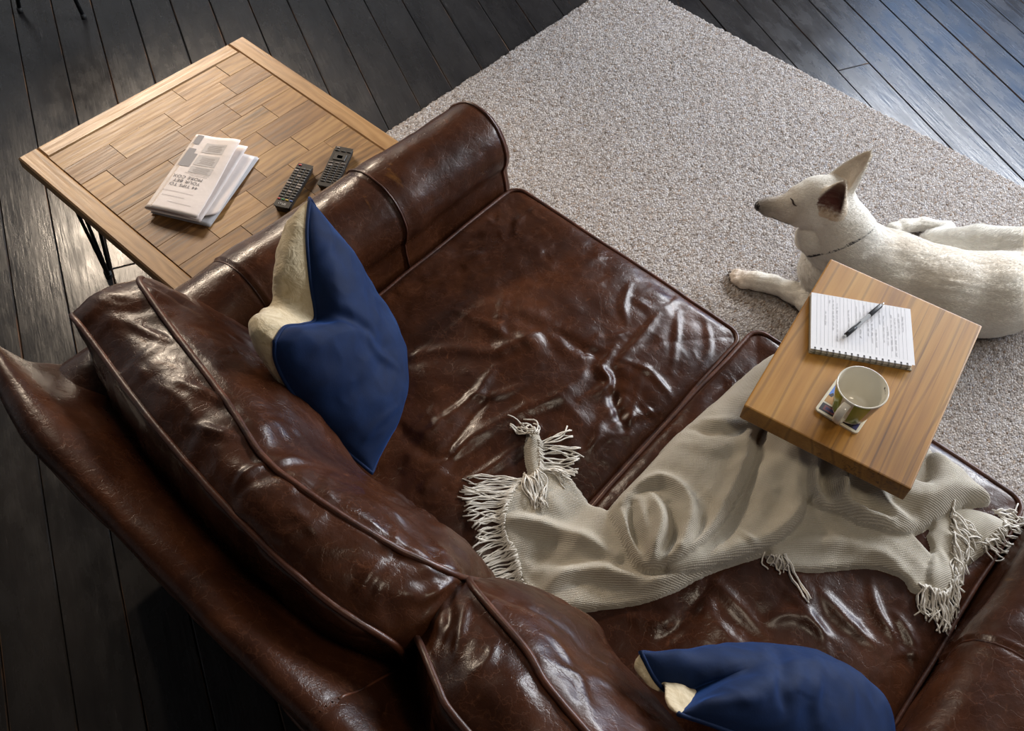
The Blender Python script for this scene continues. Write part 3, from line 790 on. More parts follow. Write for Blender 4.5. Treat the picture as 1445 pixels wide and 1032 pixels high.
# ------------------------------------------------------------------ scatter pillows
def velvet():
    t = NT('blue_velvet'); v = t.coords()
    n = t.noise(v, 14, 5, 0.6, 0.6)
    c = t.ramp(n, [(0.3, (0.0014, 0.0078, 0.033)), (0.7, (0.0027, 0.0150, 0.060))])
    return t.set(Base_Color=c, Roughness=0.75, Sheen_Weight=0.42, Sheen_Roughness=0.35, Sheen_Tint=(0.06, 0.20, 0.72), Specular_IOR_Level=0.2,
                 Normal=t.bump(t.noise(v, 260, 3), 0.2, 0.001))
velvet()
def cream_cloth():
    t = NT('cream_embossed_cloth'); v = t.coords()
    n = t.noise(v, 60, 4, 0.6, 1.2); n2 = t.noise(v, 24, 3, 0.5, 2.0)
    c = t.ramp(n2, [(0.3, (0.44, 0.345, 0.20)), (0.7, (0.60, 0.50, 0.33))])
    nb = t.bump(n, 0.5, 0.004); nb = t.bump(n2, 0.5, 0.006, nb)
    return t.set(Base_Color=c, Roughness=0.85, Sheen_Weight=0.2, Normal=nb)
cream_cloth()
plain('white_cotton', (0.7, 0.7, 0.68), 0.8)
def pillow(label, eT, eN, eB, eF, nf, nb, thf, thb, seed, strokes=(), loc=None, expo=0.52):
    """edges: T far-top corner -> near-top, N near-top -> near-bottom, B far-bottom -> near-bottom, F far-top -> far-bottom"""
    n = 90
    T, N_, B, F_ = [spline(e, n+1) for e in (eT, eN, eB, eF)]
    a = np.linspace(0, 1, n+1); A, Bq = np.meshgrid(a, a, indexing='ij')   # A along T, Bq from T to B
    A3, B3 = A[..., None], Bq[..., None]
    C = (1-B3)*T[:, None]+B3*B[:, None]+(1-A3)*F_[None]+A3*N_[None]
    C -= (1-A3)*(1-B3)*T[0]+A3*(1-B3)*T[-1]+(1-A3)*B3*B[0]+A3*B3*B[-1]
    s = (4*A*(1-A)*4*Bq*(1-Bq)).clip(0)**expo
    nf = np.array(nf, float)/np.linalg.norm(nf); nb = np.array(nb, float)/np.linalg.norm(nb)
    fr = C+s[..., None]*thf*nf; bk = C+s[..., None]*thb*nb
    idx = np.arange((n+1)**2).reshape(n+1, n+1)
    Fq = np.stack([idx[:-1, :-1], idx[1:, :-1], idx[1:, 1:], idx[:-1, 1:]], -1).reshape(-1, 4)
    p = thing('scatter_pillow', label, 'pillow', loc, 'blue velvet scatter pillows on the sofa')
    out = []
    loop = np.concatenate([idx[:-1, 0], idx[-1, :-1], idx[:0:-1, -1], idx[0, :0:-1]])
    edge = ss(0, 0.10, np.minimum(np.minimum(A, 1-A), np.minimum(Bq, 1-Bq))).ravel()
    for nm, V, q, mt in (('velvet_front', fr, nf, 'blue_velvet'), ('cloth_back', bk, nb, 'cream_embossed_cloth')):
        V = V.reshape(-1, 3); Fs = Fq
        Nn = vnormals(V, Fs)
        if (Nn@q).mean() < 0: Fs = Fs[:, ::-1]; Nn = -Nn
        d = (0.006*fbm(V*7, 3, seed)+0.002*ridged(V*12, 2, seed+4))*edge
        if nm == 'velvet_front':
            pix = PIX(V); view = ((CC-V)*Nn).sum(1) > 0
            for px, amp, wd in strokes:
                pts = np.array([V[int(np.argmin(np.hypot(pix[:, 0]-x, pix[:, 1]-y)+np.where(view, 0, 1e6)))] for x, y in px])
                d = d+stroke(V, pts, amp, wd)*edge
        else: d = d+0.004*fbm(V*22, 3, seed+8)*edge
        V = V+Nn*d[:, None]; V[:, 2] = np.maximum(V[:, 2], 0.40)
        mesh_obj(nm, V, Fs.tolist(), MATS[mt], p); out.append(V)
    L = C.reshape(-1, 3)[loop]
    v, f = tube(L[::2], 0.0038, 7, True); mesh_obj('piping', v, f, MATS['blue_velvet'], p)
    return p, N_
eT = PS([(437, 280, 0.86), (433, 330, 0.845), (438, 395, 0.81), (445, 448, 0.765), (428, 458, 0.79), (402, 462, 0.83), (387, 482, 0.84)], 0)
eN = PS([(387, 482, 0.84), (389, 510, 0.80), (408, 548, 0.74), (440, 588, 0.67), (485, 633, 0.60), (525, 668, 0.55)], 0)
eF = PS([(437, 280, 0.86), (470, 335, 0.74), (510, 400, 0.62), (545, 440, 0.53)], 0)
eB = PS([(545, 440, 0.53), (560, 520, 0.525), (548, 600, 0.53), (525, 668, 0.55)], 0)
pl, nN = pillow('blue velvet pillow with cream back propped against the rolled arm', eT, eN, eB, eF, (0.72, 0.45, 0.38), (-0.74, -0.42, 0.52), 0.085, 0.135, 51,
       [([(448, 452), (480, 448), (525, 470)], -0.012, 0.014), ([(520, 470), (528, 490), (560, 520)], 0.007, 0.012), ([(430, 350), (450, 360), (470, 340)], 0.006, 0.012),
        ([(500, 640), (530, 600), (560, 570)], 0.004, 0.010)], loc=(-1.0, 0.75, 0.52))
tg = P(428, 571, 0.70); MB().box(tg+np.array([-0.004, -0.004, 0.0]), (0.006, 0.014, 0.010), ax=[(0.75, -0.66, 0), (0.55, 0.3, -0.6), (0, 0, 1)]).build('fabric_tag', MATS['white_cotton'], pl)
eT = PS([(904, 921, 0.80), (925, 960, 0.775), (950, 982, 0.75), (972, 980, 0.745), (966, 995, 0.78), (957, 1008, 0.81)], 0)
eN = PS([(957, 1008, 0.81), (1000, 1022, 0.79), (1050, 1040, 0.75), (1150, 1075, 0.66), (1265, 1110, 0.56)], 0)
eF = PS([(904, 921, 0.80), (950, 925, 0.72), (1000, 920, 0.62), (1065, 915, 0.53)], 0)
eB = PS([(1065, 915, 0.53), (1165, 950, 0.525), (1245, 1010, 0.525), (1265, 1110, 0.56)], 0)
pillow('blue velvet pillow with cream back slumped before the back cushion beyond the throw', eT, eN, eB, eF, (0.35, 0.72, 0.55), (-0.62, -0.55, 0.45), 0.095, 0.125, 67,
       [([(1095, 912), (1105, 960), (1110, 1010)], -0.014, 0.018), ([(968, 985), (1010, 950), (1060, 930)], 0.006, 0.014), ([(965, 1005), (1020, 990), (1070, 985)], 0.009, 0.014),
        ([(1140, 920), (1150, 970), (1150, 1020)], 0.008, 0.016)], loc=(0.0, 0.68, 0.52))
# ------------------------------------------------------------------ knitted throw
def throw_mat():
    t = NT('knitted_cotton'); v = t.n('ShaderNodeUVMap').outputs[0]
    ob = t.coords()
    wv = t.n('ShaderNodeTexWave', wave_type='BANDS', bands_direction='Y', wave_profile='SIN'); wv.inputs['Scale'].default_value = 92
    wv.inputs['Distortion'].default_value = 1.2; wv.inputs['Detail'].default_value = 2; wv.inputs['Detail Scale'].default_value = 1.5; t.l(v, wv.inputs['Vector'])
    w2 = t.n('ShaderNodeTexWave', wave_type='BANDS', bands_direction='X'); w2.inputs['Scale'].default_value = 130; w2.inputs['Distortion'].default_value = 2.0; t.l(v, w2.inputs['Vector'])
    n = t.noise(ob, 9, 5, 0.6)
    c = t.ramp(n, [(0.3, (0.45, 0.405, 0.325)), (0.7, (0.56, 0.52, 0.44))])
    c = t.mix(t.maprange(wv.outputs[1], 0.0, 0.5, 0.30, 0.0), c, (0.30, 0.26, 0.20))
    nb = t.bump(wv.outputs[1], 0.45, 0.0020); nb = t.bump(w2.outputs[1], 0.35, 0.0016, nb); nb = t.bump(t.noise(ob, 380, 2), 0.25, 0.001, nb)
    return t.set(Base_Color=c, Roughness=0.92, Specular_IOR_Level=0.15, Sheen_Weight=0.15, Normal=nb)
throw_mat()
plain('cotton_yarn', (0.74, 0.70, 0.63), 0.9, Specular_IOR_Level=0.1)
HX0, HX1, HY0, HY1, HS = -0.80, 0.32, 0.50, 1.60, 0.0042
HNX, HNY = int((HX1-HX0)/HS), int((HY1-HY0)/HS)
GX_, GY_ = np.meshgrid(HX0+np.arange(HNX)*HS, HY0+np.arange(HNY)*HS, indexing='ij')
def blur(A, r, it=2):
    for _ in range(it):
        for ax in (0, 1):
            p = np.concatenate([np.repeat(np.take(A, [0], ax), r, ax), A, np.repeat(np.take(A, [-1], ax), r, ax)], ax)
            c = np.cumsum(np.concatenate([np.zeros_like(np.take(p, [0], ax)), p], ax), ax)
            n = A.shape[ax]
            A = (np.take(c, range(2*r+1, 2*r+1+n), ax)-np.take(c, range(0, n), ax))/(2*r+1)
    return A
def seat_height():
    S = np.full((HNX, HNY), -1.0)
    for V in SEATPTS:
        i = np.round((V[:, 0]-HX0)/HS).astype(int); j = np.round((V[:, 1]-HY0)/HS).astype(int)
        k = (i >= 0) & (i < HNX) & (j >= 0) & (j < HNY); np.maximum.at(S, (i[k], j[k]), V[k, 2])
    for _ in range(4):
        D = S.copy()
        for dx, dy in ((1, 0), (-1, 0), (0, 1), (0, -1)): D = np.maximum(D, np.roll(np.roll(S, dx, 0), dy, 1))
        S = np.where(S < 0, D, S)
    return S
SH = seat_height()
FRONT = np.where(GX_ > -0.485, 1.495, 1.460)
_edge = np.where(SH < 0, 0.465, SH)
hang = 0.470-np.maximum(0, GY_-FRONT)**1.0*3.0-0.006
SUP = np.where((SH < 0), np.minimum(np.where(GX_ > 0.19, 0.47, hang), 0.60), SH)
SUP = np.where(GX_ > 0.20, np.maximum(SUP, 0.46+0.35*(GX_-0.20)), SUP)
def hsample(x, y, F=None):
    F = SUP if F is None else F
    i = np.clip(((np.asarray(x)-HX0)/HS), 0, HNX-1.001); j = np.clip(((np.asarray(y)-HY0)/HS), 0, HNY-1.001)
    a = i.astype(int); b = j.astype(int); u = i-a; v = j-b
    return (F[a, b]*(1-u)*(1-v)+F[a+1, b]*u*(1-v)+F[a, b+1]*(1-u)*v+F[a+1, b+1]*u*v)
def inside(X, Y, poly):
    r = np.zeros(X.shape, bool); n = len(poly)
    for i in range(n):
        x1, y1 = poly[i-1]; x2, y2 = poly[i]
        c = ((y1 > Y) != (y2 > Y)) & (X < (x2-x1)*(Y-y1)/(y2-y1+1e-12)+x1); r ^= c
    return r
GP = np.stack([GX_.ravel(), GY_.ravel()], 1)
HGT = blur(SUP.copy(), 1, 1); UNION = np.full(GX_.shape, -1.0); UVX = GX_.copy(); UVY = GY_.copy()
def sheet(px, puff, er, ridges, rib, z=0.535, soft=0.05, under=3, seed=0, wav=0.005):
    global HGT, UNION, UVX, UVY
    pl = PS(px, z)[:, :2]; pc = np.vstack([pl, pl[:1]])
    # rounded outline
    q = np.vstack([pl[-2:], pl, pl[:3]]); pc = spline(q, len(q)*7)[14-3:-(14-3)] if len(pl) > 6 else pc
    pc = np.vstack([pc, pc[:1]])
    G3 = np.c_[GP, np.zeros(len(GP))]
    bb0, bb1 = pl.min(0)-0.04, pl.max(0)+0.04
    k = (GP[:, 0] > bb0[0]) & (GP[:, 0] < bb1[0]) & (GP[:, 1] > bb0[1]) & (GP[:, 1] < bb1[1])
    sub = G3[k]; d, _ = seg_dist(sub, np.c_[pc, np.zeros(len(pc))])
    ins = inside(sub[:, 0], sub[:, 1], pc[:-1]); d = np.where(ins, d, -d)
    D = np.full(len(GP), -1.0); D[k] = d; D = D.reshape(GX_.shape)
    prev = blur(HGT, under, 2) if under else HGT
    rim = er*np.sqrt(np.clip(1-(1-np.clip(D/er, 0, 1))**2, 0, 1))
    body = puff*(1-np.exp(-np.clip(D, 0, 1)/soft))
    rd = np.zeros(len(GP))
    for rp, amp, wd in ridges:
        pp = PS(rp, z); pp[:, 2] = 0
        rd[k] += stroke(sub, pp, amp*1.45, wd*1.1)
    rd = rd.reshape(GX_.shape)
    cr_, sr_ = math.cos(rib+0.9), math.sin(rib+0.9); GR = np.stack([(GP[:, 0]*cr_+GP[:, 1]*sr_)*5, (-GP[:, 0]*sr_+GP[:, 1]*cr_)*19, np.full(len(GP), seed*3.1)], 1)
    nz = (wav*fbm(np.c_[GP*11, np.full(len(GP), seed)], 3, seed)+0.0045*fbm(GR, 3, seed+20)+0.0035*np.clip(ridged(GR*1.3+0.4*fbm(GR, 2, 3)[:, None], 2, seed+40)-0.7, 0, 1)).reshape(GX_.shape)
    m = D > 0
    fade = ss(0, 0.02, D)
    HN = prev+0.004+rim+body+(rd+nz)*fade
    HGT = np.where(m, np.maximum(HN, HGT+0.003), HGT)
    UNION = np.maximum(UNION, D)
    c, s_ = math.cos(rib), math.sin(rib)
    UVX = np.where(m, GX_*c+GY_*s_, UVX); UVY = np.where(m, -GX_*s_+GY_*c, UVY)
# lowest layers first
sheet([(1106, 474), (1200, 500), (1300, 590), (1340, 640), (1370, 665), (1300, 720), (1200, 700), (1110, 640), (1070, 560)], 0.010, 0.008, [], 0.9, seed=1)
sheet([(744, 664), (770, 655), (800, 652), (838, 692), (868, 712), (905, 770), (960, 790), (1030, 770), (1085, 755), (1090, 775), (1010, 803), (935, 838), (860, 850), (778, 852), (750, 822),
       (735, 800), (722, 770), (712, 745), (707, 718), (714, 690)], 0.012, 0.007,
      [([(712, 722), (760, 728), (814, 746), (870, 780)], 0.020, 0.017), ([(760, 832), (800, 800), (850, 800), (905, 818), (960, 812)], 0.020, 0.016), ([(740, 770), (790, 780), (840, 800)], -0.010, 0.02),
       ([(780, 690), (800, 720), (840, 735)], 0.006, 0.02), ([(860, 835), (930, 825), (1000, 790)], 0.010, 0.012), ([(880, 800), (940, 806), (990, 780)], -0.008, 0.010)], 0.6, seed=2)
sheet([(1083, 768), (1115, 715), (1200, 705), (1280, 735), (1320, 770), (1345, 795), (1338, 818), (1300, 828), (1280, 806), (1230, 793), (1150, 801), (1098, 794)], 0.014, 0.010,
      [([(1110, 765), (1180, 765), (1250, 775)], 0.010, 0.016), ([(1180, 790), (1240, 780), (1290, 800)], 0.006, 0.012)], 0.75, seed=3)
sheet([(1315, 735), (1345, 715), (1380, 704), (1425, 714), (1442, 733), (1405, 763), (1372, 790), (1360, 822), (1345, 838), (1322, 836), (1315, 805), (1325, 765)], 0.008, 0.007,
      [([(1340, 740), (1370, 760), (1390, 775)], 0.006, 0.012), ([(1325, 760), (1345, 790), (1345, 820)], 0.007, 0.010)], 1.2, seed=4)
sheet([(1070, 600), (1110, 590), (1150, 630), (1146, 680), (1140, 705), (1130, 735), (1100, 765), (1062, 782), (1010, 800), (960, 812), (940, 800), (1000, 740), (1050, 680)], 0.018, 0.022,
      [([(1120, 640), (1080, 665), (1060, 700)], 0.008, 0.022), ([(1135, 690), (1120, 735), (1080, 762)], 0.008, 0.014), ([(1040, 755), (1065, 775), (1080, 780)], 0.007, 0.008), ([(1095, 650), (1105, 690), (1085, 730)], -0.007, 0.020)], 0.95, seed=5)
sheet([(1105, 600), (1180, 600), (1300, 680), (1318, 632), (1350, 642), (1412, 690), (1372, 702), (1335, 722), (1300, 744), (1262, 752), (1215, 742), (1180, 726), (1150, 716), (1138, 690), (1136, 650)], 0.022, 0.022,
      [([(1150, 640), (1143, 670), (1146, 700), (1160, 720)], 0.024, 0.011), ([(1165, 640), (1160, 680), (1166, 712)], -0.022, 0.011), ([(1175, 665), (1185, 700), (1178, 718)], 0.020, 0.010),
       ([(1190, 680), (1182, 712), (1215, 735), (1255, 742)], 0.022, 0.011), ([(1200, 665), (1225, 690), (1245, 722), (1290, 738)], 0.018, 0.014), ([(1196, 716), (1230, 720), (1250, 735)], -0.016, 0.010),
       ([(1300, 720), (1345, 690), (1400, 685)], 0.008, 0.018), ([(1250, 700), (1300, 700), (1350, 660)], 0.006, 0.020)], 0.55, seed=6)
sheet([(1108, 478), (1145, 474), (1175, 530), (1130, 590), (1077, 603), (1067, 645), (1046, 695), (1016, 745), (976, 785), (932, 806), (902, 800), (886, 772), (871, 737), (863, 710), (880, 685), (915, 650), (955, 605),
       (985, 580), (1040, 528), (1080, 492)], 0.020, 0.026,
      [([(872, 708), (892, 686), (930, 676), (962, 700), (972, 738), (955, 780)], 0.024, 0.015), ([(893, 712), (893, 745), (908, 790)], -0.030, 0.012), ([(918, 700), (930, 740), (918, 790)], 0.019, 0.011),
       ([(945, 715), (948, 752), (930, 795)], -0.024, 0.011), ([(876, 720), (885, 755), (900, 790)], 0.012, 0.008), ([(965, 600), (1010, 618), (1065, 606)], -0.010, 0.012), ([(950, 620), (1000, 640), (1050, 630)], 0.005, 0.016),
       ([(1060, 560), (1055, 620), (1035, 690), (990, 760)], 0.008, 0.016), ([(985, 590), (1005, 600), (1030, 598)], 0.006, 0.010), ([(985, 700), (1000, 730), (965, 780)], -0.008, 0.012)], 0.62, seed=7)
sheet([(742, 612), (750, 599), (762, 606), (767, 630), (765, 655), (752, 662), (744, 640)], 0.016, 0.010, [], 0.3, seed=8, under=2)
def make_throw():
    Z = np.where(UNION > 0, HGT, SUP-0.005*ss(0, -0.010, UNION)-0.001)
    Zs = blur(Z, 1, 1); Z = np.where(UNION > -0.02, 0.55*Z+0.45*Zs, Z)
    # stays clear of the little table reaching over the seat
    Z = np.where(Z > 0.585, 0.585+0.012*np.tanh((Z-0.585)/0.012), Z)
    keep = UNION > -0.010
    cell = keep[:-1, :-1] & keep[1:, :-1] & keep[1:, 1:] & keep[:-1, 1:]
    idx = np.arange(HNX*HNY).reshape(HNX, HNY)
    F = np.stack([idx[:-1, :-1], idx[1:, :-1], idx[1:, 1:], idx[:-1, 1:]], -1)[cell]
    used = np.unique(F); mp = np.full(HNX*HNY, -1); mp[used] = np.arange(len(used))
    V = np.stack([GX_.ravel(), GY_.ravel(), Z.ravel()], 1)[used]; uv = np.stack([UVX.ravel(), UVY.ravel()], 1)[used]
    t = thing('throw_blanket', 'cream knitted throw blanket with fringed ends crumpled over the sofa seat', 'blanket', (-0.25, 1.05, 0.5))
    mesh_obj('knitted_cloth', V, mp[F].tolist(), MATS['knitted_cotton'], t, uvs=uv)
    top = np.where(UNION > 0, Z, SUP)
    rr = random.Random(5)
    def strands(name, pairs, n, curl=0.012, r=0.0016, lift=0.004, z=0.53, jit=6, clump=4):
        mb = MB(); roots = np.array([p_[0] for p_ in pairs], float); tips = np.array([p_[1] for p_ in pairs], float); s = np.linspace(0, 1, len(pairs))
        for i in range(n):
            u = (i+rr.random()*0.6)/n; uc = (math.floor(u*n/clump)+0.5)*clump/n
            a = [np.interp(u, s, roots[:, k]) for k in (0, 1)]
            ut = min(1, max(0, uc+(u-uc)*0.55+rr.uniform(-0.01, 0.01)))
            b = [np.interp(ut, s, tips[:, k])+rr.gauss(0, jit*0.6) for k in (0, 1)]
            A, B = P(a[0], a[1], z), P(b[0], b[1], z)
            m_ = 9; tt = np.linspace(-0.10, 1, m_)[:, None]; d = B-A; L = np.linalg.norm(d[:2]); nn = np.array([-d[1], d[0], 0])/max(L, 1e-6)
            ph = rr.uniform(0, 6.28); am = rr.uniform(-1, 1)*curl
            pts = A+d*tt+nn*(am*np.sin(tt*math.pi*rr.uniform(0.8, 1.4))+0.0025*np.sin(tt*rr.uniform(7, 14)+ph)*tt)
            zz = hsample(pts[:, 0], pts[:, 1], top); zz = np.maximum(zz, np.r_[zz[1:], zz[-1]]-0.004)
            pts[:, 2] = zz+0.0016+lift*np.abs(np.sin(tt[:, 0]*math.pi*rr.uniform(0.9, 1.6)+rr.random()))*rr.random()
            mb.tube(pts, r*rr.uniform(0.8, 1.25), 5)
        o = mb.build(name, MATS['cotton_yarn'], t, smooth=True); o['kind'] = 'stuff'; o['label'] = 'loose twisted cotton fringe strands'
        return o
    strands('fringe', [((738, 664), (668, 668)), ((722, 680), (655, 680)), ((716, 697), (653, 700)), ((709, 717), (664, 728)), ((709, 734), (674, 738)), ((713, 752), (669, 768)), ((724, 765), (668, 792)),
                       ((732, 787), (680, 800)), ((733, 801), (699, 815)), ((748, 818), (716, 820)), ((757, 830), (738, 832)), ((768, 838), (760, 846))], 110, clump=6)
    strands('fringe', [((765, 608), (806, 582)), ((767, 615), (818, 622)), ((767, 628), (820, 628)), ((768, 640), (815, 640)), ((768, 645), (816, 656)), ((766, 650), (796, 670))], 30, clump=5, z=0.545, lift=0.01)
    strands('fringe', [((748, 604), (716, 584)), ((752, 600), (722, 592)), ((757, 600), (744, 584)), ((760, 602), (770, 598))], 14, clump=3, z=0.545, lift=0.012, curl=0.02)
    strands('fringe', [((740, 655), (752, 700)), ((748, 660), (760, 700)), ((756, 660), (764, 700)), ((764, 652), (774, 688))], 20, clump=5, z=0.545, lift=0.01)
    strands('fringe', [((1300, 826), (1310, 858)), ((1312, 830), (1316, 866)), ((1324, 836), (1336, 880)), ((1336, 838), (1348, 884)), ((1346, 826), (1356, 864)), ((1356, 806), (1362, 850))], 46, clump=4, z=0.52, curl=0.02, lift=0.012)
    strands('fringe', [((1345, 712), (1362, 742)), ((1350, 730), (1392, 752)), ((1350, 750), (1374, 790)), ((1352, 775), (1362, 815)), ((1355, 795), (1360, 826))], 34, clump=3, z=0.52, curl=0.02, lift=0.012)
    strands('fringe', [((1412, 712), (1444, 712)), ((1425, 722), (1462, 728)), ((1425, 735), (1460, 745)), ((1405, 755), (1450, 758)), ((1392, 768), (1428, 776))], 34, clump=3, z=0.51, curl=0.014, lift=0.008)
    strands('fringe', [((1076, 785), (1080, 800)), ((1092, 790), (1098, 806)), ((1106, 792), (1112, 806))], 8, z=0.52, clump=2)
    strands('fringe', [((1106, 792), (1138, 850)), ((1109, 792), (1141, 850))], 4, z=0.52, clump=4, jit=1.5, curl=0.006)
make_throw()
# ------------------------------------------------------------------ C-shaped side table
CT_A = math.radians(9.8); ca, sa = math.cos(CT_A), math.sin(CT_A)
CT_C = np.array([-0.2092, 1.427, 0.0]); CT_Z = 0.65; CT_W, CT_L, CT_T = 0.343, 0.472, 0.044
AX, AY = np.array([ca, sa, 0]), np.array([-sa, ca, 0])
def ct(u, v, z): return CT_C+AX*u+AY*v+np.array([0, 0, z])
def side_table():
    t = thing('side_table', 'small thick elm slab side table on a steel C frame reaching over the sofa seat', 'table', (CT_C[0], CT_C[1], 0))
    # top: grain runs along its long side = local X
    w2, l2, c = CT_W/2, CT_L/2, 0.004
    bm = bmesh.new(); bmesh.ops.create_cube(bm, size=1.0)
    bmesh.ops.scale(bm, vec=(CT_L, CT_W, CT_T), verts=bm.verts); bmesh.ops.bevel(bm, geom=list(bm.edges), offset=0.0035, segments=2, affect='EDGES', profile=0.6)
    me = bpy.data.meshes.new('table_top'); bm.to_mesh(me); bm.free(); me.materials.append(MATS['elm_slab'])
    o = bpy.data.objects.new('table_top', me); link(o, t); o.location = (0, 0, CT_Z-CT_T/2); o.rotation_euler = (0, 0, CT_A+math.pi/2)
    for u in (-0.12, 0.12):
        mb = MB(); bw = 0.018
        mb.box(ct(u, 0.129, (CT_Z-CT_T+0.034)/2), (bw, bw, CT_Z-CT_T-0.034), (AX, AY, (0, 0, 1)))
        mb.box(ct(u, 0.06, CT_Z-CT_T-0.003), (0.03, 0.26, 0.006), (AX, AY, (0, 0, 1)))
        mb.build('leg', MATS['black_metal'], t)
        MB().box(ct(u, -0.03, 0.026), (bw, 0.34, 0.018), (AX, AY, (0, 0, 1))).build('foot_rail', MATS['black_metal'], t)
    MB().box(ct(0, 0.129, 0.026), (0.24, 0.018, 0.018), (AX, AY, (0, 0, 1))).build('cross_bar', MATS['black_metal'], t)
    return t
side_table()

# ------------------------------------------------------------------ notebook and pen
plain('paper_white', (0.80, 0.80, 0.83), 0.8); plain('paper_edge', (0.70, 0.68, 0.62), 0.85); plain('card_grey', (0.30, 0.26, 0.18), 0.8)
plain('ruled_line', (0.48, 0.50, 0.56), 0.8); plain('pencil_ink', (0.42, 0.42, 0.46), 0.8); plain('wire_black', (0.015, 0.015, 0.017), 0.3, Metallic=0.7)
plain('black_plastic', (0.012, 0.012, 0.014), 0.35); plain('steel', (0.6, 0.6, 0.6), 0.25, Metallic=1.0)
plain('clear_plastic', (0.62, 0.64, 0.66), 0.12, Transmission_Weight=0.35)
def notebook():
    zb = CT_Z+0.0005; zt = zb+0.0125
    a, b, d_ = P(1144, 492, zt), P(1287, 517, zt), P(1149.5, 413, zt)
    ex = (b-a); L = np.linalg.norm(ex); ex /= L; ey = np.array([-ex[1], ex[0], 0]); Wd = (d_-a)@ey
    if Wd < 0: ey = -ey; Wd = -Wd
    c = a+ex*L/2+ey*Wd/2; c[2] = zb
    t = thing('notebook', 'open white spiral notebook with ruled handwritten page on the small side table', 'notebook', c)
    q = lambda u, v, z: c+ex*u+ey*v+np.array([0, 0, z])
    ax = (ex, ey, (0, 0, 1))
    MB().box(q(0.001, -0.001, 0.001), (L+0.004, Wd+0.003, 0.002), ax).build('back_cover', MATS['card_grey'], t)
    mb = MB()
    for k in range(7): mb.box(q(rnd(0.0007), rnd(0.0007), 0.0027+k*0.0013), (L-0.001, Wd-0.002, 0.0011), ax)
    mb.build('page_block', MATS['paper_edge'], t)
    top = MB().box(q(0, 0, 0.0119), (L, Wd-0.001, 0.0008), ax).build('top_page', MATS['paper_white'], t)
    # slipped page under the top one on the right side
    MB().box(q(0.005, 0.001, 0.0112), (L+0.001, Wd-0.004, 0.0003), (ex*math.cos(0.015)+ey*math.sin(0.015), ey*math.cos(0.015)-ex*math.sin(0.015), (0, 0, 1))).build('loose_page', MATS['paper_white'], t)
    mb = MB(); z = 0.01245; nl = 24
    for k in range(nl):
        u = -L/2+0.012+k*(L-0.020)/(nl-1); mb.box(q(u, 0.006, z), (0.00045, Wd-0.016, 0.0001), ax)
    mb.build('ruled_lines', MATS['ruled_line'], top)
    # handwriting: little looping pen strokes along the ruled lines (illegible in the photo)
    mb = MB(); rr = random.Random(3)
    runs = [(2, 0.30, 0.56), (3, 0.06, 0.12), (4, 0.05, 0.62), (5, 0.1, 0.75), (5, 0.78, 0.9), (8, 0.2, 0.5), (10, 0.1, 0.42), (11, 0.2, 0.7), (12, 0.05, 0.25), (13, 0.15, 0.6), (14, 0.1, 0.8), (15, 0.5, 0.8), (16, 0.06, 0.3), (17, 0.2, 0.75),
            (18, 0.4, 0.7), (19, 0.15, 0.85), (20, 0.2, 0.9), (21, 0.1, 0.5), (22, 0.15, 0.4)]
    for k, v0, v1 in runs:
        u = -L/2+0.012+k*(L-0.020)/(nl-1)
        y = Wd/2-0.006-v0*(Wd-0.02); yend = Wd/2-0.006-v1*(Wd-0.02)
        while y > yend:
            wl = rr.uniform(0.006, 0.016); n = int(wl/0.0006)+2
            ph = rr.random()*6; amp = rr.uniform(0.0011, 0.0019)
            pts = [q(u+0.0022+amp*math.sin(ph+i*1.15)*rr.uniform(0.5, 1.2), y-wl*i/(n-1), z+0.0001) for i in range(n)]
            mb.tube(pts, 0.00017, 3); y -= wl+rr.uniform(0.002, 0.004)
    mb.build('handwriting', MATS['pencil_ink'], top)
    hole = MB()
    for k in range(16):
        u = -L/2+0.009+k*(L-0.018)/15
        hole.box(q(u, -Wd/2+0.0052, z), (0.0034, 0.0028, 0.0001), ax)
        for du in (-0.0009, 0.0009):
            pts = [q(u+du, -Wd/2+0.001+0.0048*math.cos(th), 0.0070+0.0066*math.sin(th)) for th in np.linspace(-2.6, 2.6+1.0, 15)]
        ring = MB()
        for du in (-0.0010, 0.0010):
            ring.tube([q(u+du, -Wd/2+0.0006+0.0050*math.cos(th), 0.0072+0.0064*math.sin(th)) for th in np.linspace(0, 2*math.pi, 17)[:-1]], 0.00045, 5, True)
        ring.build('wire_ring', MATS['wire_black'], t, smooth=True)
    hole.build('punched_holes', MATS['wire_black'], top)
    # the pen lies on the page
    z = zb+0.0125+0.0050
    p0, p1 = P(1190.5, 476, z), P(1248, 427, z); d = p1-p0; L2 = np.linalg.norm(d); d /= L2
    pn = thing('ballpoint_pen', 'clear barrel ballpoint pen with black grip lying on the notebook page', 'pen', (p0+p1)/2-np.array([0, 0, 0.005]))
    S = lambda s: p0+d*L2*s
    v, f = tube([S(0.12), S(0.30), S(0.62), S(0.70)], [0.0047, 0.0048, 0.0046, 0.0044], 14); mesh_obj('barrel', v, f, MATS['clear_plastic'], pn)
    v, f = tube([S(0.62), S(0.635), S(0.90), S(0.92)], [0.0046, 0.0052, 0.0048, 0.0038], 14); mesh_obj('grip', v, f, MATS['black_plastic'], pn)
    v, f = tube([S(0.92), S(0.975), S(0.985), S(1.0)], [0.0036, 0.0018, 0.0008, 0.0005], 12); mesh_obj('tip', v, f, MATS['steel'], pn)
    v, f = tube([S(0.05), S(0.06), S(0.22), S(0.30)], [0.0040, 0.0050, 0.0050, 0.0047], 14); mesh_obj('cap', v, f, MATS['black_plastic'], pn)
    v, f = tube([S(0.0), S(0.012), S(0.05)], [0.0024, 0.0030, 0.0030], 12); mesh_obj('push_button', v, f, MATS['clear_plastic'], pn)
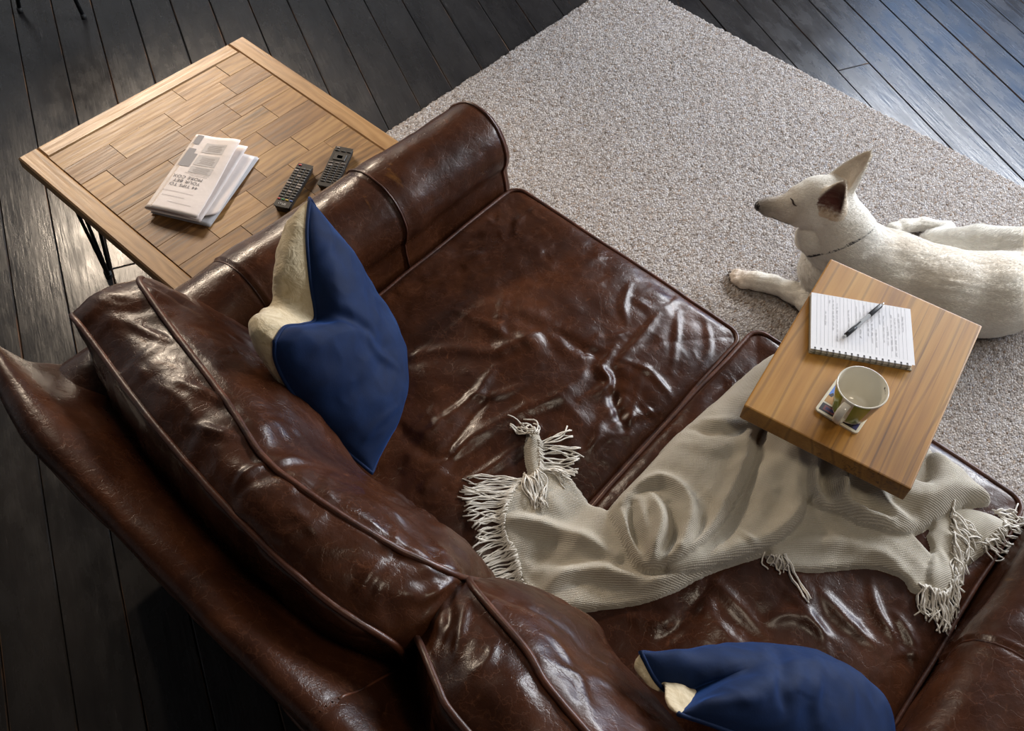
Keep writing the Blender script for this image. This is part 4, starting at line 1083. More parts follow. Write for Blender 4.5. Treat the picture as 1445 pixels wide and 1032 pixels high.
    up = np.array([0, 0, 0.0062]); MB().box(S(0.24)+up, (L2*0.30, 0.0030, 0.0014), (d, np.cross((0, 0, 1), d), (0, 0, 1))).build('clip', MATS['black_plastic'], pn)
def rnd(a): return random.uniform(-a, a)
notebook()

# ------------------------------------------------------------------ coaster and mug
plain('coaster_cream', (0.72, 0.66, 0.50), 0.45); plain('print_blue', (0.10, 0.22, 0.62), 0.5); plain('print_ochre', (0.45, 0.24, 0.06), 0.5)
plain('print_navy', (0.035, 0.035, 0.12), 0.5); plain('print_maroon', (0.22, 0.05, 0.05), 0.5); plain('print_black', (0.02, 0.016, 0.016), 0.5); plain('print_pale', (0.75, 0.75, 0.70), 0.5); plain('print_tan', (0.5, 0.36, 0.18), 0.5)
plain('mug_glaze', (0.78, 0.74, 0.64), 0.16, Coat_Weight=0.5); plain('mug_green', (0.20, 0.28, 0.025), 0.22, Coat_Weight=0.5); plain('mug_mauve', (0.36, 0.31, 0.33), 0.22, Coat_Weight=0.5); plain('mug_brown', (0.16, 0.065, 0.03), 0.22, Coat_Weight=0.5)
def coaster_mug():
    z0 = CT_Z+0.0004; zt = z0+0.0045
    a, b, d_ = P(1149.5, 577.5, zt), P(1209.5, 613, zt), P(1179, 530, zt)
    ex = b-a; L = np.linalg.norm(ex); ex /= L; ey = np.array([-ex[1], ex[0], 0]); W = (d_-a)@ey
    S_ = max(L, abs(W)); c = a+ex*L/2+ey*W/2; c[2] = z0
    def rrect(w, h, r, n=5):
        out = []
        for cx, cy, a0 in ((w/2-r, h/2-r, 0), (-w/2+r, h/2-r, 90), (-w/2+r, -h/2+r, 180), (w/2-r, -h/2+r, 270)):
            for k in range(n+1): t_ = math.radians(a0+90*k/n); out.append((cx+r*math.cos(t_), cy+r*math.sin(t_)))
        return np.array(out)
    t = thing('coaster', 'square printed card coaster with cream border under the mug', 'coaster', c)
    rot = math.atan2(ex[1], ex[0])
    mb = MB().slab(rrect(L, W, 0.008), 0, 0.0045, 0.0006); o = mb.build('card', MATS['coaster_cream']); o.parent = t; o.rotation_euler = (0, 0, rot)
    def patch(name, pts, mat, lvl=0):
        pts = np.array(pts, float)*np.array([L, W])  # unit square -0.5..0.5, x along lower edge, y away
        ar = 0.5*sum(pts[i-1][0]*pts[i][1]-pts[i][0]*pts[i-1][1] for i in range(len(pts)))
        if ar < 0: pts = pts[::-1]
        n = len(pts); V = [(x, y, 0.00465+0.00006*lvl) for x, y in pts]
        me = bpy.data.meshes.new(name); me.from_pydata(V, [], [tuple(range(n))]); me.materials.append(MATS[mat]); q = bpy.data.objects.new(name, me); link(q, t); q.rotation_euler = (0, 0, rot)
    R4 = lambda x0, x1, y0, y1: [(x0, y0), (x1, y0), (x1, y1), (x0, y1)]
    circ = lambda x, y, r: [(x+r*math.cos(k*0.5236), y+r*math.sin(k*0.5236)) for k in range(12)]
    patch('printed_picture', R4(-0.44, 0.44, -0.20, 0.44), 'print_blue')
    patch('printed_picture', [(-0.44, -0.20), (0.44, -0.20), (0.44, 0.0), (0.1, 0.02), (-0.2, 0.06), (-0.44, -0.02)], 'print_ochre', 1)
    patch('printed_picture', R4(-0.44, -0.34, 0.30, 0.44), 'print_black', 1)
    patch('printed_picture', [(-0.32, 0.22), (-0.22, 0.20), (-0.25, 0.36)], 'print_pale', 1)
    patch('printed_picture', [(-0.44, -0.02), (-0.38, 0.08), (-0.33, 0.04), (-0.36, -0.04)], 'print_black', 2)
    patch('printed_picture', R4(-0.44, 0.44, -0.44, -0.24), 'print_black')
    patch('printed_picture', R4(-0.37, -0.10, -0.40, -0.27), 'print_maroon', 1); patch('printed_picture', R4(-0.33, -0.14, -0.37, -0.30), 'print_navy', 2)
    patch('printed_picture', R4(-0.06, 0.02, -0.40, -0.28), 'print_navy', 1); patch('printed_picture', R4(0.34, 0.44, -0.43, -0.26), 'print_navy', 1)
    for x in (0.17, 0.28): patch('printed_picture', circ(x, -0.34, 0.042), 'print_pale', 1); patch('printed_picture', circ(x, -0.34, 0.016), 'print_ochre', 2)
    patch('printed_picture', R4(0.26, 0.43, -0.22, -0.06), 'print_maroon', 2)
    for x in (0.30, 0.38):
        for y in (-0.18, -0.11): patch('printed_picture', circ(x, y, 0.018), 'print_pale', 3)
    # mug, turned on a lathe
    mz = zt+0.0006; H_ = 0.082
    rim = P(1218, 546, mz+H_); R0, R1 = 0.0350, 0.0500
    m_ = thing('mug', 'white rimmed mug with green and mauve striped outside standing on the coaster', 'mug', (rim[0], rim[1], mz))
    prof = [(0.0, 0.0), (R0-0.006, 0.0), (R0-0.002, 0.001), (R0, 0.004)]+[(R0+(R1-R0)*s**0.9, 0.004+(H_-0.006)*s) for s in np.linspace(0.06, 1, 14)]
    prof += [(R1-0.0006, H_-0.0004), (R1-0.0018, H_), (R1-0.0030, H_-0.0008), (R1-0.0036, H_-0.003)]
    prof += [(R0-0.0036+(R1-R0)*s**0.9, 0.008+(H_-0.012)*s) for s in np.linspace(0.97, 0.08, 12)]+[(R0-0.010, 0.0065), (0.0, 0.006)]
    n = 96; hd = P(1190, 584, mz+0.03)-np.array([rim[0], rim[1], 0]); hang = math.atan2(hd[1], hd[0])
    V = []; F = []; mi = []
    for r, z in prof:
        for k in range(n):
            th = 2*math.pi*k/n; V.append((rim[0]+r*math.cos(th), rim[1]+r*math.sin(th), mz+z))
    for i in range(len(prof)-1):
        for k in range(n):
            F.append((i*n+k, i*n+(k+1) % n, (i+1)*n+(k+1) % n, (i+1)*n+k)); a_ = (2*math.pi*(k+0.5)/n-hang+math.pi) % (2*math.pi)-math.pi; dg = math.degrees(a_)
            ad = abs(dg); mm = 0
            if 4 <= i <= 16: mm = 0 if ad < 15 else (1 if ad < 50 else (2 if ad < 84 else (3 if ad < 100 else (1 if ad < 140 else 2))))
            mi.append(mm)
    mesh_obj('body', V, F, [MATS['mug_glaze'], MATS['mug_green'], MATS['mug_mauve'], MATS['mug_brown']], m_, mat_idx=mi)
    e = np.array([math.cos(hang), math.sin(hang), 0]); w_ = np.array([-e[1], e[0], 0]); up = np.array([0, 0, 1.0]); c0 = np.array([rim[0], rim[1], mz])
    path = spline([(0.0455, 0.070), (0.060, 0.071), (0.069, 0.062), (0.070, 0.045), (0.063, 0.028), (0.050, 0.018), (0.0370, 0.016)], 30)
    V = []; 
    tg_ = np.gradient(path, axis=0); tg_ /= np.linalg.norm(tg_, axis=1, keepdims=True)
    for (r, z), (tr, tz) in zip(path, tg_):
        nn = e*(-tz)+up*tr
        for k in range(12):
            th = 2*math.pi*k/12; V.append(c0+e*r+up*z+w_*0.0085*math.copysign(abs(math.cos(th))**0.7, math.cos(th))+nn*0.0040*math.sin(th))
    F = [(i*12+k, i*12+(k+1) % 12, (i+1)*12+(k+1) % 12, (i+1)*12+k) for i in range(29) for k in range(12)]+[tuple(range(12)), tuple(reversed(range(29*12, 30*12)))]
    mesh_obj('handle', V, F, MATS['mug_glaze'], m_)
    # tiny dark lettering just inside the rim
    mk = MB(); dq = P(1251, 549, mz+H_)-rim; a0 = math.atan2(dq[1], dq[0])
    for k, h in enumerate((0.006, 0.003, 0.004, 0.002, 0.003)):
        th = a0+0.16-k*0.065; rr_ = R1-0.0046; mk.box(c0+np.array([rr_*math.cos(th), rr_*math.sin(th), H_-0.009-0.0005*k]), (0.0008, 0.0011 if k else 0.002, h), ((math.cos(th), math.sin(th), 0), (-math.sin(th), math.cos(th), 0), (0, 0, 1)))
    mk.build('rim_lettering', MATS['print_black'], m_)
coaster_mug()
# ------------------------------------------------------------------ newspaper
def news_mat(name, c):
    t = NT(name); v = t.coords(); n = t.noise(v, 30, 4, 0.6)
    return t.set(Base_Color=t.ramp(n, [(0.3, tuple(x*0.93 for x in c)), (0.7, c)]), Roughness=0.85, Normal=t.bump(t.noise(v, 16, 3), 0.25, 0.01))
news_mat('newsprint', (0.82, 0.74, 0.70)); news_mat('newsprint_grey', (0.50, 0.49, 0.50)); plain('news_ink', (0.10, 0.09, 0.09), 0.9); plain('news_ink_pale', (0.42, 0.38, 0.37), 0.9); plain('news_photo', (0.33, 0.31, 0.31), 0.9); plain('news_box', (0.58, 0.54, 0.52), 0.9)
def newspaper():
    z0 = TZ+0.0006; zt = TZ+0.030
    a = P(204, 291, zt-0.004); b = P(276, 187, zt); c_ = P(276, 311, zt-0.006)
    ey = b-a; ey[2] = 0; L = np.linalg.norm(ey); ey /= L; ex = np.array([ey[1], -ey[0], 0])
    W = (c_-a)@ex
    o_ = a.copy(); o_[2] = z0
    t = thing('newspaper', 'folded pale pink newspaper lying on the coffee table', 'newspaper', o_+ey*L/2+ex*W/2)
    q = lambda u, v, z: o_+ex*u+ey*v+np.array([0, 0, z])
    def sheet_(name, prof, v0, v1, mat, parent=t, th=0.0012, vary=None, n=24):
        """prof(u-list of (u,z)) swept along the long side"""
        pr = spline(prof, 40); V = []
        for j in range(n+1):
            s = j/n; v = v0+(v1-v0)*s
            for side in (0, 1):
                for k, (u, z) in enumerate(pr):
                    g = np.gradient(pr, axis=0)[k]; g = g/np.linalg.norm(g); nn = np.array([-g[1], g[0]])*th*side
                    uu, zz = (u+nn[0], z+nn[1]); 
                    if vary: uu, zz = vary(uu, zz, s, k/39)
                    V.append(q(uu, v, max(zz, 0.0003)))
        m_ = 40; F = []
        for j in range(n):
            for k in range(m_-1):
                A = j*2*m_+k; B = (j+1)*2*m_+k
                F.append((A, B, B+1, A+1)); F.append((A+m_, A+m_+1, B+m_+1, B+m_))
            for k in (0, m_-1):
                A = j*2*m_+k; B = (j+1)*2*m_+k; F.append((A, A+m_, B+m_, B) if k == 0 else (A, B, B+m_, A+m_))
        for j in (0, n):
            for k in range(m_-1):
                A = j*2*m_+k; F.append((A, A+1, A+1+m_, A+m_) if j == 0 else (A, A+m_, A+1+m_, A+1))
        return mesh_obj(name, V, F, mat if not isinstance(mat, str) else MATS[mat], parent)
    # lower section: two folded sections lying flat, sticking out on the open side
    sheet_('lower_section', [(W*1.30, 0.0008), (W*0.7, 0.001), (0.03, 0.001), (0.008, 0.0025), (0.03, 0.0045), (W*0.7, 0.0050), (W*1.28, 0.0030)], 0.004, L-0.012, 'newsprint_grey', th=0.0008,
           vary=lambda u, z, s, k: (u-0.012*(1-s)*ss(0.6, 1.2, u/W), z))
    sheet_('lower_section', [(W*1.10, 0.0060), (W*0.7, 0.006), (0.03, 0.006), (0.010, 0.0075), (0.03, 0.0095), (W*0.6, 0.0110), (W*0.95, 0.0125), (W*1.24, 0.0075)], 0.010, L-0.02, 'newsprint', th=0.0008,
           vary=lambda u, z, s, k: (u-0.045*ss(0.16, 0.0, s)*ss(0.7, 1.2, u/W), z+0.003*ss(0.2, 0.0, s)*ss(0.7, 1.1, u/W)))
    # upper section: folded over, gaping open at the far right
    gape = lambda u, z, s, k: (u-0.010*s*ss(0.5, 1.0, u/W), z+0.012*ss(0.25, 1.0, s)*ss(0.35, 1.0, u/W))
    sheet_('upper_section', [(W*1.06, 0.0155), (W*0.7, 0.0145), (0.03, 0.0135), (0.004, 0.016), (0.0, 0.020), (0.012, 0.0245), (W*0.5, 0.0265), (W*0.98, 0.0255)], 0.0, L, 'newsprint', vary=lambda u, z, s, k: gape(u, z, s, k) if k > 0.45 else (u, z+0.006*ss(0.25, 1, s)*ss(0.35, 1, u/W)))
    up = sheet_('front_page', [(0.014, 0.0260), (W*0.5, 0.0280), (W*0.95, 0.0268), (W*1.005, 0.0245)], 0.0005, L-0.001, 'newsprint', vary=gape)
    def zs(u, s): return gape(u, float(np.interp(u, [0.012, W*0.5, W*0.95], [0.0272, 0.0293, 0.0281])), s, 1)[1]+0.0007
    def strip(mb, u0, u1, v0, v1, nseg=6, lift=0.0):
        us = np.linspace(u0, u1, nseg+1); V = []; F = []
        for v in (v0, v1):
            for u in us: V.append(q(u-0.010*(v/L)*ss(0.5, 1.0, u/W), v, zs(u, v/L)+lift))
        for k in range(nseg): F.append((k, k+1, k+nseg+2, k+nseg+1))
        mb.add(V, F)
    mb = MB(); strip(mb, 0.010, W*0.30, 0.56*L, 0.74*L); strip(mb, 0.010, W*0.20, 0.86*L, 0.985*L); strip(mb, 0.010, W*0.22, 0.74*L, 0.80*L); mb.build('printed_photo', MATS['news_photo'], up)
    mb = MB()
    for v0, v1 in ((0.50, 0.585), (0.60, 0.735), (0.77, 0.90)): strip(mb, W*0.34, W*0.80, v0*L, v1*L)
    mb.build('printed_box', MATS['news_box'], up)
    mb = MB(); rr = random.Random(9)
    for v0, v1 in ((0.50, 0.585), (0.61, 0.725), (0.78, 0.89)):
        v = v0+0.012
        while v < v1-0.01:
            strip(mb, W*(0.40+rr.random()*0.06), W*(0.76-rr.random()*0.05), v*L, v*L+0.0011, lift=0.0003); v += 0.0135
    for v, u0, u1 in ((0.235, 0.10, 0.72), (0.175, 0.16, 0.60), (0.105, 0.34, 0.80), (0.485, 0.30, 0.8), (0.465, 0.4, 0.78)): strip(mb, W*u0, W*u1, v*L, v*L+0.0010, lift=0.0003)
    mb.build('printed_lines', MATS['news_ink_pale'], up)
    # headline, printed upside down as seen from the sofa
    for k, (txt, v) in enumerate((('44 TIPS TO', 0.300), ('YOUR BET', 0.352), ('MORE COX', 0.404))):
        cu = bpy.data.curves.new('headline', 'FONT'); cu.body = txt; cu.size = 0.0145; cu.align_x = 'LEFT'; cu.space_character = 1.12
        ob = bpy.data.objects.new('headline', cu); COL.objects.link(ob); bpy.context.view_layer.update()
        me = bpy.data.meshes.new_from_object(ob.evaluated_get(bpy.context.evaluated_depsgraph_get())); bpy.data.objects.remove(ob)
        co = np.zeros(len(me.vertices)*3); me.vertices.foreach_get('co', co); co = co.reshape(-1, 3)
        w_ = co[:, 0].max(); u_right = W*0.72-0.002*k*0
        V = []
        for x, y, _ in co:
            u = u_right-x; v_ = v*L-y+0.011; V.append(q(u-0.010*(v_/L)*ss(0.5, 1.0, u/W), v_, zs(u, v_/L)+0.0004))
        Fs = [tuple(p_.vertices) for p_ in me.polygons]
        mesh_obj('headline', V, Fs, MATS['news_ink'], up, smooth=False)
newspaper()

# ------------------------------------------------------------------ remote controls
plain('remote_shell', (0.030, 0.027, 0.025), 0.42); plain('remote_face', (0.028, 0.024, 0.021), 0.5, Specular_IOR_Level=0.25); plain('remote_key', (0.014, 0.012, 0.011), 0.42); plain('remote_key_pale', (0.24, 0.20, 0.18), 0.45)
plain('key_red', (0.45, 0.02, 0.02), 0.4); plain('key_green', (0.01, 0.22, 0.06), 0.4); plain('key_yellow', (0.55, 0.38, 0.02), 0.4); plain('key_blue', (0.03, 0.10, 0.38), 0.4); plain('logo_white', (0.75, 0.72, 0.68), 0.5)
def remote(label, bl, br, tl, layout, logo=False, taper=0.0):
    z0 = TZ+0.0004; th = 0.017; zt = z0+th
    a, b, d_ = P(*bl, zt), P(*br, zt), P(*tl, zt)
    ey = d_-a; L = np.linalg.norm(ey); ey /= L; ex = np.array([ey[1], -ey[0], 0]); W = (b-a)@ex
    c = a+ex*W/2+ey*L/2; c[2] = z0
    t = thing('remote_control', label, 'remote', c)
    rot = math.atan2(ey[1], ey[0])-math.pi/2
    bm = bmesh.new(); bmesh.ops.create_cube(bm, size=1.0); bmesh.ops.scale(bm, vec=(W, L, th), verts=bm.verts); bmesh.ops.translate(bm, vec=(0, 0, th/2), verts=bm.verts)
    for v in bm.verts:
        if v.co.z < th/2: v.co.x *= 0.86; v.co.y *= 0.985
        v.co.x *= 1-taper*(0.5-v.co.y/L)
    bmesh.ops.bevel(bm, geom=[e for e in bm.edges if abs(e.verts[0].co.z-e.verts[1].co.z) > 0.008], offset=0.007, segments=4, affect='EDGES')
    bmesh.ops.bevel(bm, geom=[e for e in bm.edges if abs(e.calc_face_angle(0)) > 0.8], offset=0.0016, segments=2, affect='EDGES')
    me = bpy.data.meshes.new('shell'); bm.to_mesh(me); bm.free(); me.materials.append(MATS['remote_shell']); o = bpy.data.objects.new('shell', me); link(o, t); o.rotation_euler = (0, 0, rot)
    def place(o): o.parent = t; o.rotation_euler = (0, 0, rot); return o
    fw = 1-taper
    me_ = MB().slab([(-W*0.46*fw, -L*0.485), (W*0.46*fw, -L*0.485), (W*0.46, L*0.485), (-W*0.46, L*0.485)], th-0.001, th+0.0004, 0.0003).build('face_plate', MATS['remote_face']); place(me_)
    def key(x, y, w, h, r=0.001, hh=0.0022):
        pts = [(x-w/2, y-h/2+r), (x-w/2+r, y-h/2), (x+w/2-r, y-h/2), (x+w/2, y-h/2+r), (x+w/2, y+h/2-r), (x+w/2-r, y+h/2), (x-w/2+r, y+h/2), (x-w/2, y+h/2-r)]
        return pts, hh
    groups = {}
    for x, y, w, h, mt in layout: groups.setdefault(mt, []).append((x*W, y*L, w*W, h*L))
    for mt, ks in groups.items():
        if mt.startswith('key_'):
            for k in ks: place(MB().slab(key(*k)[0], th+0.0002, th+0.0026, 0.0007).build('colour_key', MATS[mt]))
        else:
            mb = MB()
            for k in ks: mb.slab(key(*k)[0], th+0.0002, th+0.0024, 0.0007)
            q = place(mb.build('keypad', MATS[mt])); q['kind'] = 'stuff'
    if logo:
        cu = bpy.data.curves.new('logo', 'FONT'); cu.body = 'LG'; cu.size = 0.0085; cu.align_x = 'CENTER'
        ob = bpy.data.objects.new('logo', cu); COL.objects.link(ob); bpy.context.view_layer.update()
        me = bpy.data.meshes.new_from_object(ob.evaluated_get(bpy.context.evaluated_depsgraph_get())); bpy.data.objects.remove(ob)
        me.materials.clear(); me.materials.append(MATS['logo_white']); o = bpy.data.objects.new('logo', me)
        for v in me.vertices: v.co += Vector((0.0035, -L*0.44, th+0.0008))
        link(o, t); o.rotation_euler = (0, 0, rot)
        ring = [(-0.0075+0.0032*math.cos(k*0.5236), -L*0.422+0.0032*math.sin(k*0.5236), th+0.0008) for k in range(12)]
        v, f = tube(ring, 0.0006, 4, True); q = mesh_obj('logo_ring', v, f, MATS['logo_white']); place(q)
    return t
lay = [(-0.30, 0.44, 0.18, 0.030, 'key_red')]
for r in range(12):
    y = 0.375-r*0.0585
    for k, x in enumerate((-0.32, 0.0, 0.32)):
        pale = (r in (6,) and k != 1) or (r == 7 and k == 2)
        lay.append((x, y, 0.23 if not pale else 0.27, 0.036, 'remote_key_pale' if pale or (r, k) in ((9, 1), (3, 1), (1, 0)) else 'remote_key'))
for x, mt in ((-0.36, 'key_red'), (-0.12, 'key_green'), (0.12, 'key_yellow'), (0.36, 'key_blue')): lay.append((x, -0.335, 0.17, 0.026, mt))
remote('black television remote with coloured keys beside the newspaper', (384, 290), (406.5, 297.5), (421, 228.5), lay, logo=True)
lay2 = [(-0.30, 0.45, 0.16, 0.030, 'remote_key_pale')]
for x in (-0.3, 0.02, 0.32): lay2.append((x, 0.385, 0.22, 0.028, 'remote_key'))
lay2 += [(0.0, 0.23, 0.62, 0.16, 'remote_key'), (0.0, 0.23, 0.30, 0.08, 'remote_key_pale')]
for x in (-0.32, 0.0, 0.32): lay2.append((x, 0.085, 0.22, 0.022, 'remote_key_pale'))
for r in range(8):
    for k, x in enumerate((-0.30, 0.0, 0.30)): lay2.append((x, 0.015-r*0.055, 0.22, 0.036, 'remote_key_pale' if (r, k) == (0, 0) else 'remote_key'))
remote('dark grey remote with round direction pad half hidden by the sofa arm', (446, 261.5), (472.5, 269), (473.5, 205), lay2)

# ------------------------------------------------------------------ wire stool at the far corner
def stool():
    c = np.array([-3.52, 1.42, 0.0])
    t = thing('metal_stool', 'black metal stool with thin splayed legs beyond the coffee table', 'stool', c)
    v, f = tube([c+(0, 0, 0.44), c+(0, 0, 0.445), c+(0, 0, 0.465), c+(0, 0, 0.47)], [0.15, 0.165, 0.165, 0.155], 32); mesh_obj('seat', v, f, MATS['black_metal'], t)
    for foot in (P(118, 24, 0.006), P(28, 15, 0.006), P(-60, 20, 0.006), P(20, -60, 0.006)):
        top = c+(foot-c)*0.35; top[2] = 0.44; mb = MB(); mb.tube([top, foot], 0.0075, 8); leg = mb.build('leg', MATS['black_metal'], t, smooth=True)
        v, f = tube([foot+(0, 0, -0.006), foot+(0, 0, 0.012)], 0.010, 10); mesh_obj('foot_cap', v, f, MATS['black_rubber'], leg)
stool()
# ------------------------------------------------------------------ white dog lying on the rug
def ZP(zx, zy, z): return P(1000+zx/3.2247, 180+zy/3.225, z)      # measured on an enlarged crop
def dog():
    prims = []     # (kind, data, smoothing)
    def rc(a, b, ra, rb, k=0.03): prims.append(('c', (np.array(a, float), np.array(b, float), ra, rb), k))
    def el(c, r, ax=None, k=0.03): prims.append(('e', (np.array(c, float), np.array(r, float), np.eye(3) if ax is None else np.array(ax, float)), k))
    def chain(pts, k=0.03):
        for (a, ra), (b, rb) in zip(pts[:-1], pts[1:]): rc(a, b, ra, rb, k)
    BX = np.array([0.80, 0.60, 0.0]); BY = np.array([-0.60, 0.80, 0.0]); BZ = np.array([0, 0, 1.0])   # body axes: tailwards, far side, up
    # trunk
    sh = ZP(800, 655, 0.165); mid = ZP(1040, 735, 0.150); loin = ZP(1270, 748, 0.145); rump = ZP(1480, 705, 0.135); rump2 = ZP(1620, 680, 0.115)
    chain([(sh, 0.112), (mid, 0.110), (loin, 0.104), (rump, 0.096), (rump2, 0.075)], 0.045)
    el(ZP(640, 630, 0.150), (0.12, 0.095, 0.125), (BX, BY, BZ), 0.05)          # chest
    el(ZP(540, 640, 0.135), (0.075, 0.070, 0.085), (BX, BY, BZ), 0.05)         # breast bone
    el(ZP(810, 580, 0.220), (0.10, 0.050, 0.060), (BX, BY, BZ), 0.05)          # withers
    el(ZP(1080, 815, 0.085), (0.20, 0.085, 0.085), (BX, BY, BZ), 0.05)          # belly towards the sofa
    el(ZP(1310, 805, 0.090), (0.10, 0.080, 0.088), (BX, BY, BZ), 0.05)          # near thigh
    el(ZP(760, 760, 0.135), (0.085, 0.06, 0.11), (BX, BY, BZ), 0.04)           # near shoulder
    # neck
    nb = ZP(640, 560, 0.235); nm = ZP(590, 480, 0.315); nt = ZP(560, 385, 0.385)
    chain([(nb, 0.090), (nm, 0.068), (nt, 0.052)], 0.04)
    chain([(ZP(720, 560, 0.240), 0.058), (ZP(650, 450, 0.335), 0.042), (ZP(600, 330, 0.405), 0.036)], 0.04)  # crest of the neck
    chain([(ZP(520, 560, 0.245), 0.045), (ZP(455, 505, 0.300), 0.033), (ZP(445, 485, 0.315), 0.026)], 0.02)   # loose throat
    # head
    occ = ZP(560, 300, 0.415); crn = ZP(490, 298, 0.425); brow = ZP(415, 325, 0.412); mz1 = ZP(345, 358, 0.388); mz2 = ZP(272, 360, 0.377); ns = ZP(236, 357, 0.378)
    hd = (ns-crn); hd /= np.linalg.norm(hd); hs = np.cross(hd, BZ); hs /= np.linalg.norm(hs); hu = np.cross(hs, hd)
    if hu[2] < 0: hu = -hu
    if hs@(CC-crn) < 0: hs = -hs            # hs: towards the camera side of the head
    el(crn, (0.058, 0.048, 0.044), (hd, hs, hu), 0.025)
    el(occ, (0.045, 0.042, 0.042), (hd, hs, hu), 0.03)
    chain([(brow, 0.033), (mz1, 0.0265), (mz2, 0.0205), (ns, 0.0130)], 0.018)
    chain([(ZP(470, 405, 0.372), 0.034), (ZP(405, 415, 0.356), 0.020), (ZP(340, 400, 0.358), 0.0150), (ZP(265, 382, 0.362), 0.0115)], 0.014)   # lower jaw
    chain([(ZP(410, 385, 0.375), 0.020), (ZP(330, 380, 0.372), 0.017), (ZP(275, 372, 0.370), 0.014)], 0.012)   # lip
    el(ZP(470, 385, 0.388), (0.045, 0.030, 0.038), (hd, hs, hu), 0.02)                 # cheek
    el(brow+hs*0.018+hu*0.014, (0.026, 0.013, 0.011), (hd, hs, hu), 0.010)               # brow ridges
    el(brow-hs*0.020+hu*0.014, (0.026, 0.013, 0.011), (hd, hs, hu), 0.010)
    el(ZP(394, 343, 0.404)+hs*0.006, (0.015, 0.010, 0.011), (hd, hs, hu), 0.006)          # closed eye bulge
    eye = ZP(385, 345, 0.405)
    # near foreleg stretched out over the rug
    chain([(ZP(770, 800, 0.12), 0.055), (ZP(620, 850, 0.060), 0.043), (ZP(470, 800, 0.046), 0.033), (ZP(370, 747, 0.040), 0.026), (ZP(290, 715, 0.038), 0.0245), (ZP(220, 700, 0.034), 0.0255), (ZP(170, 690, 0.030), 0.0245)], 0.02)
    toes = [((150, 668), (112, 660)), ((148, 684), (104, 674)), ((152, 702), (114, 694)), ((168, 718), (140, 714))]
    for a, b in toes: chain([(ZP(*a, 0.027), 0.0125), (ZP((a[0]*0.45+b[0]*0.55), (a[1]*0.45+b[1]*0.55), 0.027), 0.0120), (ZP(*b, 0.020), 0.0085)], 0.006)
    # far foreleg, folded beside the chest (mostly hidden)
    chain([(ZP(640, 590, 0.10), 0.05), (ZP(560, 600, 0.05), 0.035), (ZP(620, 640, 0.035), 0.03)], 0.03)
    # far hind leg: hip - knee - hock - foot
    hip = ZP(1430, 585, 0.160); knee = ZP(1020, 520, 0.095); 
    chain([(hip, 0.086), (ZP(1230, 535, 0.125), 0.058), (knee, 0.036)], 0.018)
    hock = ZP(1085, 460, 0.040)
    chain([(knee, 0.034), (ZP(1080, 490, 0.055), 0.030), (hock, 0.022)], 0.015)
    chain([(hock, 0.021), (ZP(980, 438, 0.038), 0.0205), (ZP(890, 450, 0.034), 0.0220), (ZP(835, 468, 0.030), 0.0225), (ZP(815, 482, 0.026), 0.016)], 0.012)
    # ears: hollow shells
    ears = []
    def ear(base, tip, opening, R0, flat):
        ax = tip-base; L = np.linalg.norm(ax); ax /= L; n = np.array(opening, float); n -= ax*(n@ax); n /= np.linalg.norm(n); w_ = np.cross(ax, n); ears.append((base, ax, n, w_, L, R0, flat))
    up_c = -CF
    ear(ZP(598, 262, 0.440), ZP(740, 106, 0.548), hs*0.35+hd*1.0-hu*0.1, 0.042, 0.55)
    ear(ZP(530, 378, 0.400), ZP(618, 244, 0.512), hs*1.0+hd*0.75+up_c*0.3, 0.047, 0.60)
    def sdf(p):
        d = None
        for kind, dat, k in prims:
            if kind == 'c':
                a, b, ra, rb = dat; ab = b-a; h = np.clip(((p-a)@ab)/(ab@ab), 0, 1); q = np.linalg.norm(p-a-h[:, None]*ab, axis=1)-(ra+(rb-ra)*h)
            else:
                c, r, ax = dat; l = (p-c)@ax.T; k0 = np.linalg.norm(l/r, axis=1); k1 = np.linalg.norm(l/r**2, axis=1)+1e-9; q = k0*(k0-1)/k1
            if d is None: d = q
            else:
                h = np.clip(0.5+0.5*(d-q)/k, 0, 1); d = d*(1-h)+q*h-k*h*(1-h)
        for base, ax, n, w_, L, R0, flat in ears:
            l = p-base; t = l@ax; x = l@w_; y = l@n; s = np.clip(t/L, -0.2, 1.0)
            R = R0*np.clip(1-np.clip(s, 0, 1)**1.35, 0, 1)**0.85+0.0035
            o_ = (np.sqrt(x**2+(y/flat)**2)-R)*0.62; o_ = np.maximum(o_, np.maximum(t-L-0.004, -t-0.01)*0.8)
            i_ = (np.sqrt((x/0.86)**2+((y-0.62*R*flat-0.002)/flat)**2)-R*0.92)*0.62; i_ = np.maximum(i_, (0.012-t)*0.8)
            q = np.maximum(o_, -i_)
            k = 0.010; h = np.clip(0.5+0.5*(d-q)/k, 0, 1); m_ = d*(1-h)+q*h-k*h*(1-h)
            # keep the hollow open only where the ear stands clear of the skull
            d = m_
        # closed eye lid groove
        return d
    h = 0.0036; lo = np.array([-0.86, 1.80, 0.008]); hi = np.array([0.28, 2.86, 0.60])
    n = (np.ceil((hi-lo)/h/8)*8).astype(int); B = 8
    g = [np.arange(n[i]//B) for i in range(3)]; I, J, K = np.meshgrid(*g, indexing='ij'); blk = np.stack([I.ravel(), J.ravel(), K.ravel()], 1)
    cen = lo+(blk*B+B/2)*h; dc = np.concatenate([sdf(c_) for c_ in np.array_split(cen, 8)])
    act = np.abs(dc) < B*h*0.5*1.75*1.5+0.012
    D = np.empty(n, np.float32); Db = D.reshape(n[0]//B, B, n[1]//B, B, n[2]//B, B)
    Db[...] = (dc.reshape(n[0]//B, n[1]//B, n[2]//B))[:, None, :, None, :, None]
    ab = blk[act]; loc = np.stack(np.meshgrid(np.arange(B), np.arange(B), np.arange(B), indexing='ij'), -1).reshape(-1, 3)
